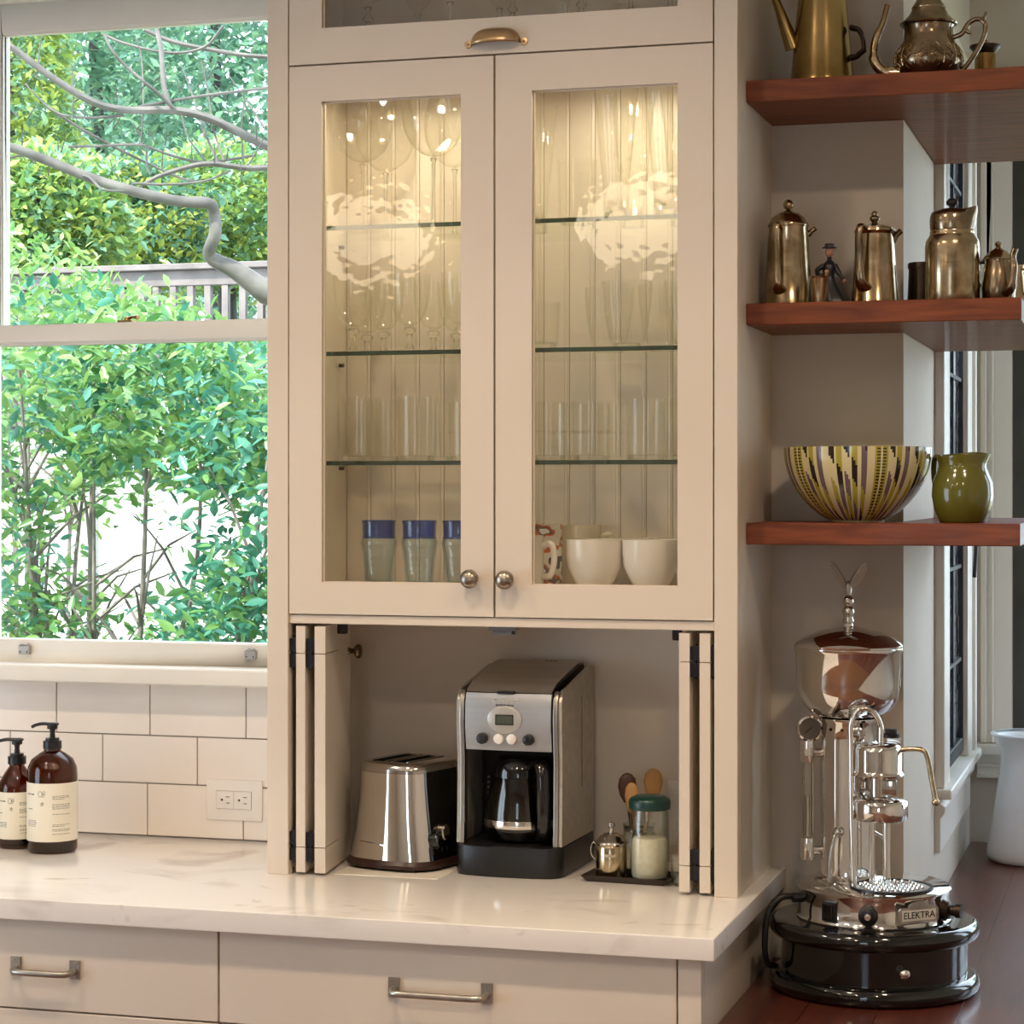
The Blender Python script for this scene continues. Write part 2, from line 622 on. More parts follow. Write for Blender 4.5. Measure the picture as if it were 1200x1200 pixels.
for y0, y1, z0, z1 in ((QY0, QY1, QZ0, QZ0 + .05), (QY0, QY1, QZ1 - .05, QZ1), (QY0, QY0 + .05, QZ0 + .05, QZ1 - .05), (QY1 - .05, QY1, QZ0 + .05, QZ1 - .05)):
    m.box(2.94, 2.99, y0, y1, z0, z1)
m.build('window_frame', 'trim_white', w6, smooth=0)
MB().box(2.962, 2.968, QY0 + .05, QY1 - .05, QZ0 + .05, QZ1 - .05).build('glass_pane', 'pane_window', w6, smooth=0)
LY0, LY1, LZ0, LZ1 = -3.3, -1.3, .25, 2.30
m = MB().box(-2.75, -2.6, -5.0, LY0, 0, CEIL).box(-2.75, -2.6, LY1, .335, 0, CEIL)
m.box(-2.75, -2.6, LY0, LY1, 0, LZ0).box(-2.75, -2.6, LY0, LY1, LZ1, CEIL)
struct(m, 'wall_left', 'wall_paint', smooth=0)
w5 = thing('window_5_offscreen', (-2.68, (LY0 + LY1) / 2, LZ0), None, None, kind='structure', world=True)
m = MB().box(-2.70, -2.65, LY0, LY1, LZ0, LZ0 + .06).box(-2.70, -2.65, LY0, LY1, LZ1 - .06, LZ1)
for y in (LY0, (LY0 + LY1) / 2 - .03, LY1 - .06):
    m.box(-2.70, -2.65, y, y + .06, LZ0 + .06, LZ1 - .06)
m.build('window_frame', 'trim_white', w5, smooth=0)
for y0, y1 in ((LY0 + .06, (LY0 + LY1) / 2 - .03), ((LY0 + LY1) / 2 + .03, LY1 - .06)):
    MB().box(-2.678, -2.672, y0, y1, LZ0 + .06, LZ1 - .06).build('glass_pane', 'pane_window', w5, smooth=0)
BX0, BX1, BZ0, BZ1 = .35, 1.05, .8, 2.2
wb = MB()
wb.box(-2.75, BX0, -5.15, -5.0, 0, CEIL).box(BX1, 2.9, -5.15, -5.0, 0, CEIL)
wb.box(BX0, BX1, -5.15, -5.0, 0, BZ0).box(BX0, BX1, -5.15, -5.0, BZ1, CEIL)
struct(wb, 'wall_rear', 'wall_paint', smooth=0)
# big window behind the viewer (seen only in the chrome)
w4 = thing('window_4_offscreen', (0, -5.0, BZ0), None, None, kind='structure', world=True)
m = MB()
m.box(BX0, BX1, -5.10, -5.02, BZ0, BZ0 + .06).box(BX0, BX1, -5.10, -5.02, BZ1 - .06, BZ1)
for x in (BX0, BX0 + (BX1 - BX0) / 3 - .03, BX0 + 2 * (BX1 - BX0) / 3 - .03, BX1 - .06):
    m.box(x, x + .06, -5.10, -5.02, BZ0 + .06, BZ1 - .06)
m.build('window_frame', 'trim_white', w4, smooth=0)
for k in range(3):
    x0 = BX0 + k * (BX1 - BX0) / 3 + .03
    MB().box(x0, x0 + (BX1 - BX0) / 3 - .06, -5.066, -5.06, BZ0 + .06, BZ1 - .06).build('glass_pane', 'pane_window', w4, smooth=0)

# ---- backsplash tiles
TILE_Y = .325
rows = [(.9115, 1.0095, -.1840), (1.0120, 1.1010, -.2784), (1.1035, 1.1995, -.1787)]
MB().box(-1.2, -.001, .3285, .335, .9105, 1.2).build('grout', 'grout', wall_n, smooth=0)
for z0, z1, xs in rows:
    x = xs - .198 * 5
    while x < -.002:
        x0, x1 = max(x + .0012, -1.2), min(x + .198 - .0012, -.001)
        if x1 - x0 > .004:
            MB().box(x0, x1, TILE_Y, .3295, z0, z1).build('tile', 'tile', wall_n, bev=.0008, seg=1, smooth=0)
        x += .198

# ---- sash window above the worktop
w1 = thing('window_1', (-.41, .40, 1.2), None, None, kind='structure', world=True)
m = MB()
m.box(-.80, -.775, .34, .47, 1.24, 2.62).box(-.055, -.03, .34, .47, 1.24, 2.62).box(-.775, -.055, .34, .47, 2.56, 2.62)
m.build('jamb', 'trim_white', w1, smooth=0)
MB().box(-.90, -.001, .268, .475, 1.2035, 1.2365).build('stool', 'trim_white', w1, bev=.008, seg=3)
m = MB()
m.box(-.90, -.001, .312, .335, 2.532, 2.66)
m.box(-.90, -.001, .300, .3349, 2.520, 2.5319)
m.build('head_casing', 'trim_white', w1, bev=.002)
MB().box(-.90, -.80, .315, .335, 1.2365, 2.52).build('side_casing', 'trim_white', w1, bev=.003)


def sash(x0, x1, z0, z1, y0, y1, st, rt, rb, name):
    m = MB()
    m.box(x0, x0 + st, y0, y1, z0, z1).box(x1 - st, x1, y0, y1, z0, z1)
    m.box(x0 + st, x1 - st, y0, y1, z0, z0 + rb).box(x0 + st, x1 - st, y0, y1, z1 - rt, z1)
    o = m.build(name, 'trim_white', w1, bev=.003, seg=1)
    MB().box(x0 + st - .004, x1 - st + .004, (y0 + y1) / 2 - .002, (y0 + y1) / 2 + .002, z0 + rb - .004, z1 - rt + .004).build('glass_pane', 'pane_window', o, smooth=0)
    m = MB()      # bead that holds the pane
    m.box(x0 + st, x1 - st, y0 + .006, y0 + .012, z1 - rt - .003, z1 - rt)
    m.box(x0 + st, x0 + st + .0015, y0 + .006, y0 + .012, z0 + rb, z1 - rt - .003)
    m.build('glazing_bead', 'trim_white', o, smooth=0)
    return o


sl = sash(-.775, -.055, 1.2365, 1.893, .335, .372, .032, .036, .044, 'lower_sash')
su = sash(-.775, -.055, 1.858, 2.56, .376, .412, .052, .088, .036, 'upper_sash')
for x in (-.6455, -.1704):
    m = MB().box(x - .0115, x + .0115, .325, .335, 1.252, 1.2685)
    m.lathe([(0, 0), (.005, 0), (.0045, .003), (0, .003)], 10, (x - .004, .326, 1.2695))
    m.prism([(x - .0015, 1.2685), (x + .006, 1.2725), (x + .0095, 1.2685)], 'y', .326, .334)
    o = m.build('sash_lift', 'lift_metal', sl, bev=.001, seg=1)
    MB().lathe([(0, 0), (.0016, 0), (.0016, .001), (0, .001)], 8, (x - .007, .3245, 1.2565), axis='y').lathe([(0, 0), (.0016, 0), (.0016, .001), (0, .001)], 8, (x + .007, .3245, 1.2565), axis='y').build('screw', 'dark_bronze', w1)
m = MB().box(-.455, -.425, .345, .372, 1.893, 1.899)
m.lathe([(0, 0), (.008, 0), (.007, .006), (0, .007)], 12, (-.44, .358, 1.899))
m.tube([(-.44, .358, 1.903), (-.425, .352, 1.905), (-.413, .349, 1.904)], [.003, .003, .005], 8)
m.build('sash_lock', 'brass_old', sl)

# ---- leaded window in the side wall
w2 = thing('window_2', (XC, 1.2, RZ0), None, None, kind='structure', world=True)
m = MB()
m.box(XC, XC + .020, .87, RY0, .985, 2.52).box(XC, XC + .020, RY1 + .02, RY1 + .135, .985, 2.52)
m.box(XC, XC + .020, RY0, RY1 + .02, RZ1, 2.52)
m.build('casing', 'trim_white', w2, bev=.003)
MB().box(XC, XC + .028, RY1 + .135, RY1 + .165, .985, 2.56).build('back_band', 'trim_white', w2, bev=.004)
MB().box(.93, XC + .036, .85, RY1 + .20, .965, .9849).build('stool', 'trim_white', w2, bev=.006, seg=3)
mm = MB().prism([(XC, .858), (XC + .012, .858), (XC + .012, .925), (XC + .02, .935), (XC + .022, .948), (XC + .012, .954), (XC + .012, .9649), (XC, .9649)], 'z', .87, RY1 + .18)
for i, p in enumerate(mm.v):
    mm.v[i] = Vector((p.x, p.z, p.y))
mm.build('apron', 'trim_white', w2, bev=.001, seg=1)
m = MB()
m.box(XC - .004, XC + .012, RY0, RY0 + .03, RZ0, RZ1).box(XC - .004, XC + .012, RY1 - .022, RY1, RZ0, RZ1)
m.box(XC - .004, XC + .012, RY0 + .03, RY1 - .022, RZ0, RZ0 + .03).box(XC - .004, XC + .012, RY0 + .03, RY1 - .022, RZ1 - .03, RZ1)
ws = m.build('casement_sash', 'lead_dark', w2, bev=.002, seg=1)
MB().box(XC + .001, XC + .006, RY0 + .028, RY1 - .02, RZ0 + .028, RZ1 - .028).build('glass_pane', 'leaded_glass', ws, smooth=0)
for k in range(1, 7):
    z = RZ0 + k * (RZ1 - RZ0) / 7
    MB().box(XC - .001, XC + .009, RY0 + .03, RY1 - .022, z - .004, z + .004).build('lead_came', 'lead_dark', ws, smooth=0)
MB().box(XC - .001, XC + .009, (RY0 + RY1) / 2 - .004, (RY0 + RY1) / 2 + .004, RZ0 + .03, RZ1 - .03).build('lead_came', 'lead_dark', ws, smooth=0)
m = MB().box(XC + .0125, XC + .018, RY1 - .02, RY1 - .004, 1.46, 1.50)
m.tube(spline([(XC + .018, RY1 - .012, 1.485), (XC + .035, RY1 - .012, 1.483), (XC + .04, RY1 - .012, 1.46), (XC + .036, RY1 - .012, 1.38)]), .0045, 8)
m.build('casement_handle', 'black_metal', ws)

# ---- window in the far wall: its casing, stool and dark blind edge show
w3 = thing('window_3', (1.6, 1.72, FZ0), None, None, kind='structure', world=True)
m = MB()
m.box(1.076, 1.149, 1.700, 1.72, .985, 2.50)
m.box(1.076, 1.09, 1.692, 1.70, .985, 2.50)
m.box(1.100, 1.106, 1.694, 1.70, .985, 2.50)
m.box(1.076, 2.85, 1.696, 1.72, 2.50, 2.55)
m.build('casing', 'trim_white', w3, bev=.002, seg=1)
MB().box(1.06, 2.85, 1.66, 1.72, .962, .9849).build('stool', 'trim_white', w3, bev=.004)
MB().box(1.068, 2.85, 1.698, 1.72, .905, .9619).box(1.068, 2.85, 1.690, 1.698, .93, .938).box(1.068, 2.85, 1.690, 1.698, .905, .912).build('apron', 'trim_white', w3, bev=.001, seg=1)
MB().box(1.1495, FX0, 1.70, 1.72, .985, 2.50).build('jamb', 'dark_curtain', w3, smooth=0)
MB().box(FX0, FX1, 1.80, 1.806, FZ0, FZ1).build('glass_pane', 'pane_window', w3, smooth=0)
m = MB().box(FX0, FX0 + .05, 1.78, 1.82, FZ0, FZ1).box(FX1 - .05, FX1, 1.78, 1.82, FZ0, FZ1).box(FX0 + .05, FX1 - .05, 1.78, 1.82, FZ0, FZ0 + .05).box(FX0 + .05, FX1 - .05, 1.78, 1.82, FZ1 - .05, FZ1)
m.build('window_frame', 'lead_dark', w3, smooth=0)

# ------------------------------------------------------------------ lamps of the kitchen
def area(name, loc, size, w, color, parent, spread=PI):
    d = bpy.data.lights.new(name, 'AREA')
    d.shape = 'DISK'
    d.size = size
    d.energy = w
    d.color = color
    d.spread = spread
    o = bpy.data.objects.new(name, d)
    col.objects.link(o)
    o.parent = parent
    o.location = loc
    return o


def downlight(k, x, y, label):
    t = thing('recessed_downlight', (x, y, CEIL), label, 'ceiling light', 'recessed ceiling lights')
    MB().lathe([(.062, 0), (.062, -.006), (.085, -.004), (.088, 0)], 32).build('trim_ring', 'trim_white', t)
    MB().lathe([(0, -.001), (.061, -.001), (.061, 0), (0, 0)], 32).build('lens', 'white_plastic', t)
    area('downlight_%d_offscreen' % k, (0, 0, -.012), .11, DOWNLIGHT_W, WARM, t, R(150))
    return t


for k in range(6):      # two rows of three over the kitchen floor
    downlight(k + 1, (-.85, .35, 1.55)[k % 3], (-1.1, -2.7)[k // 3], 'round recessed ceiling downlight with a white trim ring')


def pendant(k, x, y, z, label):
    t = thing('pendant_lamp', (x, y, CEIL), label, 'pendant lamp', 'pendant lamps over the room')
    h = CEIL - z
    MB().lathe([(0, 0), (.055, 0), (.055, -.015), (.02, -.03), (0, -.03)], 24).build('ceiling_rose', 'brass_old', t)
    MB().tube([(0, 0, -.03), (0, 0, -h + .13)], .005, 8).build('rod', 'brass_old', t)
    MB().lathe([(0, -h + .15), (.03, -h + .15), (.045, -h + .11), (.045, -h + .095), (0, -h + .095)], 24).build('fitter', 'brass_old', t)
    MB().lathe([(.044, -h + .10), (.07, -h + .09), (.13, -h + .06), (.158, -h), (.145, -h - .055), (.10, -h - .09), (0, -h - .105)], 32).build('lamp_shade_%d_offscreen' % k, 'opal', t)
    return t


pendant(1, -.54, -2.0, 2.255, 'opal glass globe pendant hanging on a brass rod')
pendant(2, .20, -2.0, 2.265, 'opal glass globe pendant hanging on a brass rod')

# ------------------------------------------------------------------ china cabinet on the worktop
cb = thing('china_cabinet', (.41, .16, ZC), 'tall cream painted china cabinet with lit glass doors and open appliance bay', 'cabinet', world=True)
CT = 2.74
P_ = 'cab_paint'
MB().box(0, .020, .0225, .3249, ZC, CT).build('side_panel', P_, cb, smooth=0)
MB().box(.80, .82, .0225, .3249, ZC, CT).build('side_panel', P_, cb, smooth=0)
MB().box(0, .0385, 0, .022, ZC, CT).build('stile', P_, cb, bev=.001, seg=1, smooth=0)
MB().box(.7815, .82, 0, .022, ZC, CT).build('stile', P_, cb, bev=.001, seg=1, smooth=0)
MB().box(.0205, .7995, .024, .3248, 1.385, 1.404).build('cabinet_floor', 'cab_paint', cb, smooth=0)
MB().box(.0205, .7995, .024, .3248, 2.290, 2.318).build('divider_shelf', 'cab_paint', cb, smooth=0)
MB().box(.0205, .7995, .0225, .3248, CT - .02, CT).build('top_panel', P_, cb, smooth=0)
MB().box(.0390, .7810, .0050, .0222, 1.3420, 1.3570).box(.0390, .7810, .0222, .045, 1.3420, 1.384).build('header_rail', P_, cb, bev=.001, seg=1, smooth=0)
MB().box(.0205, .7995, .312, .3247, ZC, 1.3848).build('bay_back', 'cab_paint', cb, smooth=0)
MB().box(.0205, .030, .0226, .3118, 1.4045, 2.2895).build('side_lining', 'cab_paint', cb, smooth=0)
MB().box(.790, .7995, .0226, .3118, 1.4045, 2.2895).build('side_lining', 'cab_paint', cb, smooth=0)
MB().box(.0205, .7995, .316, .3247, 1.4045, 2.2895).build('back_panel', 'cab_paint', cb, smooth=0)
MB().box(.0205, .7995, .312, .3247, 2.3185, CT - .0205).build('back_panel', 'cab_paint', cb, smooth=0)
# beadboard planks on the back, each with a small bead along its edge
bx, bw = .0305, .0474
for k in range(16):
    x0 = bx + k * bw
    m = MB().prism([(x0 + .0006, .3155), (x0 + .0003, .3080), (x0 + .0010, .3072), (x0 + bw - .0092, .3072), (x0 + bw - .0086, .3080),
                    (x0 + bw - .0072, .3075), (x0 + bw - .0052, .3063), (x0 + bw - .0026, .3072), (x0 + bw - .0006, .3080), (x0 + bw - .0006, .3155)], 'z', 1.4047, 2.2893)
    m.build('beadboard_plank', 'cab_paint', cb, smooth=0)
# glass shelves
for z in (2.0195, 1.803, 1.6145):
    m = MB().box(.032, .788, .034, .303, z - .001, z + .0065)
    for i, f_ in enumerate(m.f):
        vs = [m.v[j] for j in f_]
        if max(abs(v.z - vs[0].z) for v in vs) > .001 and max(v.y for v in vs) < .04:
            m.m[i] = 1
    m.build('glass_shelf', ['shelf_glass', 'shelf_edge'], cb, smooth=0)
    for x in (.030, .790):
        for y in (.07, .27):
            sg = 1 if x < .4 else -1
            MB().tube([(x, y, z - .0035), (x + sg * .009, y, z - .0035)], .0035, 8).build('shelf_pin', 'dark_bronze', cb)


def knob(x, z, parent, mtl='knob_metal', y=0.0):
    prof = [(0, 0), (.0075, 0), (.007, .002), (.005, .005), (.005, .009), (.010, .012), (.0152, .018), (.0162, .023), (.0145, .029), (.009, .0335), (0, .035)]
    MB().lathe(prof, 24, (x, y, z), axis='-y').build('knob', mtl, parent, smooth=60)


def glazed_door(x0, x1, z0, z1, gx0, gx1, gz0, gz1, name):
    m = MB()
    m.box(x0, gx0, 0, .0215, z0, z1).box(gx1, x1, 0, .0215, z0, z1)
    m.box(gx0, gx1, 0, .0215, z0, gz0).box(gx0, gx1, 0, .0215, gz1, z1)
    d = m.build(name, P_, cb, smooth=0)
    MB().box(gx0, gx1, .011, .0135, gz0, gz1).build('glass_pane', 'pane_door', d, smooth=0)
    b = .0028
    MB().box(gx0, gx0 + b, .0085, .0109, gz0, gz1).box(gx1 - b, gx1, .0085, .0109, gz0, gz1).box(gx0 + b, gx1 - b, .0085, .0109, gz1 - b, gz1).box(gx0 + b, gx1 - b, .0085, .0109, gz0, gz0 + b * .5).build('glazing_bead', P_, d, smooth=0)
    return d


d1 = glazed_door(.0410, .4070, 1.3590, 2.2970, .1003, .3498, 1.4135, 2.2355, 'door')
knob(.3716, 1.4227, d1)
d2 = glazed_door(.4106, .7790, 1.3590, 2.2970, .4735, .7215, 1.4135, 2.2355, 'door')
knob(.4330, 1.4220, d2)
d3 = glazed_door(.0410, .7790, 2.3002, 2.70, .1003, .7215, 2.3608, 2.64, 'transom_door')
# cup pull
m = MB()
pts, nu, nv = [], 18, 8
for i in range(nu + 1):
    u = -1 + 2 * i / nu
    s = max(0.02, (1 - abs(u) ** 3.2)) ** .5
    for j in range(nv + 1):
        a = PI / 2 * j / nv
        pts.append((.4116 + u * .044, -.024 * math.sin(a) * s - .0004, 2.3155 + .028 * math.cos(a) * s))
fs = [(i * (nv + 1) + j, (i + 1) * (nv + 1) + j, (i + 1) * (nv + 1) + j + 1, i * (nv + 1) + j + 1) for i in range(nu) for j in range(nv)]
m.add(pts, fs)
for sx in (-1, 1):
    m.lathe([(0, 0), (.0065, 0), (.0065, .002), (0, .0026)], 14, (.4116 + sx * .0485, 0, 2.3175), axis='-y')
    m.lathe([(0, 0), (.0025, .0026), (.0015, .004), (0, .0042)], 10, (.4116 + sx * .0485, 0, 2.3175), axis='-y')
cp = m.build('cup_pull', 'brass_pull', d3, smooth=50)
so = cp.modifiers.new('thick', 'SOLIDIFY'); so.thickness = .0012

# folded bay doors: two leaves each side, edge on
def folding_leaf(x0, x1, back, hinges):
    """one leaf standing edge on, with two saw kerfs cut into its front half"""
    z0, z1, e = .9155, 1.3375, .0985
    poly = [(.001, z0), (.196, z0), (.196, z1), (.001, z1), (.001, 1.2914), (e, 1.2914), (e, 1.290), (.001, 1.290), (.001, .9594), (e, .9594), (e, .958), (.001, .958)]
    m = MB().prism(poly, 'x', x0, x1)
    for i, p in enumerate(m.v):
        m.v[i] = Vector((p.x - back * (p.y - .001) / .195, p.y, p.z))
    o = m.build('folding_leaf', P_, cb, smooth=0)
    for h0, h1, y0 in hinges:
        for z in (.958, 1.290):
            m = MB().box(h0, h1, y0, y0 + .009, z - .024, z - .001).box(h0, h1, y0, y0 + .009, z + .003, z + .026)
            m.tube([((h0 + h1) / 2, y0 + .0035, z - .027), ((h0 + h1) / 2, y0 + .0035, z + .029)], min(.0035, (h1 - h0) * .45), 8)
            m.build('hinge', 'black_metal', o, bev=.0006, seg=1)
    return o


folding_leaf(.0530, .0695, .0200, ((.0695, .0868, .004), (.0386, .0530, .006)))
lf = folding_leaf(.0870, .1065, .0270, ())
MB().lathe([(0, 0), (.007, 0), (.005, .004), (.0045, .010), (.010, .014), (.0135, .018), (.012, .023), (.005, .025), (0, .025)], 20, (.0815, .180, 1.283), axis='x').build('knob', 'silver_dark', lf, smooth=60)
folding_leaf(.7230, .7405, 0, ((.7405, .7570, .004),))
folding_leaf(.7570, .7745, 0, ((.7745, .7815, .006),))
for x in (.118, .709):
    MB().box(x - .008, x + .008, .047, .062, 1.322, 1.3845).build('door_stop', 'black_plastic', cb, bev=.003)
m = MB().box(.389, .437, .030, .055, 1.334, 1.3412)
m.box(.396, .430, .030, .034, 1.3265, 1.3339).box(.396, .430, .050, .055, 1.3265, 1.3339)
ct = m.build('magnet_catch', 'grey_plastic', cb, bev=.0006, seg=1)
MB().box(.398, .428, .0335, .0495, 1.328, 1.3339).build('magnet', 'black_plastic', ct)
# small lamps under the divider shelf
for x in (.215, .595):
    o = MB().lathe([(0, 2.2895), (.034, 2.2895), (.034, 2.281), (.028, 2.279), (0, 2.279)], 24, (x, .135, 0)).build('puck_light', 'puck_lens', cb)
    d = area('puck_bulb', (x - .41, .135 - .16, 2.2775 - ZC), .05, PUCK_W, (1.0, .88, .64), cb)

# ------------------------------------------------------------------ worktop and drawer units
ct = MB().box(-1.2, .846, -.33, .3249, .8755, ZC).build('countertop', 'marble', bev=.003, seg=3)
tag(ct, 'white marble countertop with faint grey veins running under the cabinet', 'countertop')


def drawer_handle(xc, zc, w, parent, y=-.305):
    m = MB()
    for sx in (-1, 1):
        x = xc + sx * (w / 2 - .009)
        m.box(x - .009, x + .009, y - .004, y, zc - .0155, zc + .0155)
    h = w / 2 - .009
    m.tube(spline([(xc - h, y - .003, zc - .002), (xc - h + .002, y - .016, zc - .004), (xc - h + .014, y - .024, zc - .005),
                   (xc, y - .025, zc - .005), (xc + h - .014, y - .024, zc - .005), (xc + h - .002, y - .016, zc - .004), (xc + h, y - .003, zc - .002)], 5), .0055, 10)
    for sx in (-1, 1):
        for sz in (-1, 1):
            m.lathe([(0, 0), (.0022, 0), (.0022, .001), (0, .0014)], 8, (xc + sx * (w / 2 - .006), y - .004, zc + sz * .0105), axis='-y')
    m.build('drawer_handle', 'pewter', parent, bev=.0008, seg=1)


def drawer_unit(x0, x1, xh, wh, label, post=None):
    t = thing('drawer_unit', ((x0 + x1) / 2, 0, 0), label, 'drawers', 'base drawer units under the worktop', world=True)
    xe = post if post else x1
    MB().box(x0 + .0005, xe, -.283, .320, .10, .8752).box(x0 + .0005, xe, -.235, .320, 0, .0999).build('body', P_, t, smooth=0)
    for z0, z1 in ((.7275, .8715), (.420, .7245), (.105, .417)):
        f_ = MB().box(x0 + .0015, x1 - .0015, -.305, -.2835, z0, z1).build('drawer_front', P_, t, bev=.001, seg=1, smooth=0)
        zc = .796 if z0 > .7 else (.664 if z0 > .4 else .35)
        drawer_handle(xh, zc + (.006 if x0 > 0 else 0), wh, f_)
    if post:
        MB().box(x1 + .0010, post, -.305, -.2835, 0.0, .8752).build('corner_post', P_, t, bev=.001, seg=1, smooth=0)
    return t


drawer_unit(-.563, .0435, -.2600, .124, 'narrower cream drawer unit under the tiled wall')
drawer_unit(.0440, .7855, .4140, .168, 'wide cream drawer unit with end post below the china cabinet', .822)

# ------------------------------------------------------------------ desk and corner shelves
dk = thing('wooden_desk', (1.4, .6, 0), 'low dark red wooden desk top of wide boards beside the drawer unit', 'desk', world=True)
edges = [.8245, .9372, XC + .001, 1.175, 1.30, 1.425, 1.55, 1.675, 1.80]
for x0, x1 in zip(edges, edges[1:]):
    MB().box(x0, x1 - .0006, -.42, .3243 if x1 < 1.06 else 1.7195, ZD - .035, ZD).build('plank', 'desk_wood', dk, bev=.0007, seg=1, smooth=0)
for x, y in ((.86, -.36), (1.75, -.36), (1.75, 1.66)):
    MB().box(x - .03, x + .03, y - .03, y + .03, 0, ZD - .0352).build('leg', 'desk_wood', dk, bev=.002, seg=1, smooth=0)
MB().box(.8245, XC - .001, .300, .3243, ZD - .11, ZD - .0352).build('cleat', 'desk_wood', dk, smooth=0)


def corner_shelf(z1, xr, label):
    poly = [(.8205, .075), (xr, .075), (xr, .87), (XC + .0005, .87), (XC + .0005, .3245), (.8205, .3245)]
    o = MB().prism(poly, 'z', z1 - .036, z1).build('corner_shelf', 'cherry', bev=.0015, seg=1, smooth=0)
    return tag(o, label, 'shelf', 'cherry shelves wrapping the wall corner')


SZ = (2.247, 1.879, 1.517)
corner_shelf(SZ[0], 1.30, 'cherry wood corner shelf carrying the tall brass coffee pot and ornate teapot')
corner_shelf(SZ[1], 1.264, 'cherry wood corner shelf carrying the row of tarnished pots and figurine')
corner_shelf(SZ[2], 1.262, 'cherry wood corner shelf carrying the patterned bowl and olive jug')
# ------------------------------------------------------------------ cutting real openings
def cut(o, boxes):
    """openings cut into a built part one after another, given in the part's own coordinates"""
    for b_ in boxes:
        for _try in range(3):
            k = MB().box(*b_).build('cutter', 'white_plastic', o.parent, world=False, smooth=0)
            k.matrix_local = o.matrix_local
            md = o.modifiers.new('cut', 'BOOLEAN')
            md.operation = 'DIFFERENCE'
            md.solver = 'EXACT'
            md.object = k
            o.data.update()
            bpy.context.view_layer.update()
            me = bpy.data.meshes.new_from_object(o.evaluated_get(bpy.context.evaluated_depsgraph_get()))
            o.modifiers.clear()
            done = len(me.vertices) != len(o.data.vertices)
            o.data = me
            bpy.data.objects.remove(k)
            if done:
                break
    o.data.set_sharp_from_angle(angle=R(40))
    return o


# ------------------------------------------------------------------ glassware in the cabinet
def shell(prof, t=.002, base=.004):
    """closed wall: outer profile up, inner profile down"""
    inn = [(max(r - t, .0008), max(z, base)) for r, z in prof if r > t + .0008]
    return [(0, prof[0][1])] + prof + inn[::-1] + [(0, inn[0][1])]


GL = 'glassware behind the cabinet doors'


def stemware(name, prof, label, n=28, rib=None, mtl='drinkware', cat='glass', group=GL):
    t = thing(name, (0, 0, 0), label, cat, group)
    bowl, stem, foot = prof
    MB().lathe(bowl, n, rib=rib).build('bowl', mtl, t, smooth=60)
    MB().lathe(stem, 14).build('stem', 'solid_glass', t, smooth=60)
    MB().lathe(foot, n).build('foot', mtl, t, smooth=60)
    return t


def place(proto, spots, used=[]):
    """first spot moves the thing itself, the others are copies with their parts; a spot is (x, y, z[, label])"""
    for i, s in enumerate(spots):
        if i == 0:
            proto.location = s[:3]
            if len(s) > 3: proto['label'] = s[3]
        else:
            dup(proto, s[:3], label=s[3] if len(s) > 3 else None)


def xat(px, y):
    return at(px, 575, y).x


Z1, Z2, Z3, Z4 = 2.0260, 1.8095, 1.6210, 1.4040
# balloon wine glasses
def balloon():
    b = [(.004, .122), (.020, .127), (.040, .143), (.052, .168), (.056, .195), (.053, .218), (.047, .240), (.0445, .249)]
    bowl = [(.001, .120)] + b + [(r - .0014, z) for r, z in b[::-1]] + [(0, .1235)]
    stem = [(0, .004), (.006, .004), (.0035, .012), (.003, .06), (.0035, .11), (.006, .1195), (0, .1199)]
    foot = [(0, 0), (.036, 0), (.036, .0012), (.012, .0028), (.005, .0039), (0, .0039)]
    return stemware('wine_glass', (bowl, stem, foot), 'large clear balloon wine glass with long stem', cat='wine glass')


t = balloon()
place(t, [(xat(508, .10), .10, Z1, 'clear balloon wine glass on the upper glass shelf, in front near the door meeting'),
          (xat(425, .13), .13, Z1, 'clear balloon wine glass on the upper glass shelf, in front by the cabinet side'),
          (xat(533, .235), .235, Z1, 'clear balloon wine glass standing behind another on the upper glass shelf'),
          (xat(452, .245), .245, Z1, 'clear balloon wine glass standing behind another on the upper glass shelf')])
# tall ribbed flutes
def flute():
    t = thing('pilsner_glass', (0, 0, 0), 'tall fluted clear glass flaring to its rim', 'glass', GL)
    pr = [(.022, 0), (.023, .004), (.021, .02), (.022, .06), (.028, .12), (.033, .18), (.0385, .225)]
    MB().lathe(shell(pr, .002, .02), 36, rib=lambda a, k: .05 * math.cos(12 * a)).build('glass_wall', 'drinkware', t, smooth=60)
    MB().lathe([(0, 0), (.0195, 0.0002), (.0185, .017), (0, .018)], 24).build('thick_base', 'solid_glass', t)
    return t


t = flute()
place(t, [(xat(722, .09), .09, Z1, 'tall fluted clear glass in front, beside the wide plain tumbler'), (xat(781, .09), .09, Z1, 'tall fluted clear glass in front, by the cabinet side'), (xat(742, .20), .20, Z1, 'tall fluted clear glass standing behind the two front fluted ones'), (xat(800, .20), .20, Z1, 'tall fluted clear glass standing behind the two front fluted ones'), (xat(628, .23), .23, Z1, 'tall fluted clear glass alone near the middle of the cabinet')])
# plain big tumbler with a solid base
def tumbler(name, r0, r1, h, label, ribs=0, bulge=0, ring=False, n=32, group=GL, base=.010):
    t = thing(name, (0, 0, 0), label, 'glass', group)
    K = 7
    pr = [(r0 * .92, 0), (r0, .003)] + [(r0 + (r1 - r0) * k / K + bulge * math.sin(PI * k / K), .003 + (h - .003) * k / K) for k in range(1, K + 1)]
    MB().lathe(shell(pr, .0022, base), 64 if ribs else n, rib=(lambda a, k: .035 * math.cos(ribs * a)) if ribs else None).build('glass_wall', 'drinkware', t, smooth=60)
    MB().lathe([(0, .0004), (r0 * .88, .0004), (r0 * .90, base * .9), (0, base * .95)], n).build('thick_base', 'solid_glass', t)
    if ring:
        rr = r0 + (r1 - r0) * .5
        MB().lathe([(rr, h * .48), (rr + .0018, h * .49), (rr + .0018, h * .505), (rr, h * .515), (rr, h * .48)], n).build('ring', 'drinkware', t)
    return t


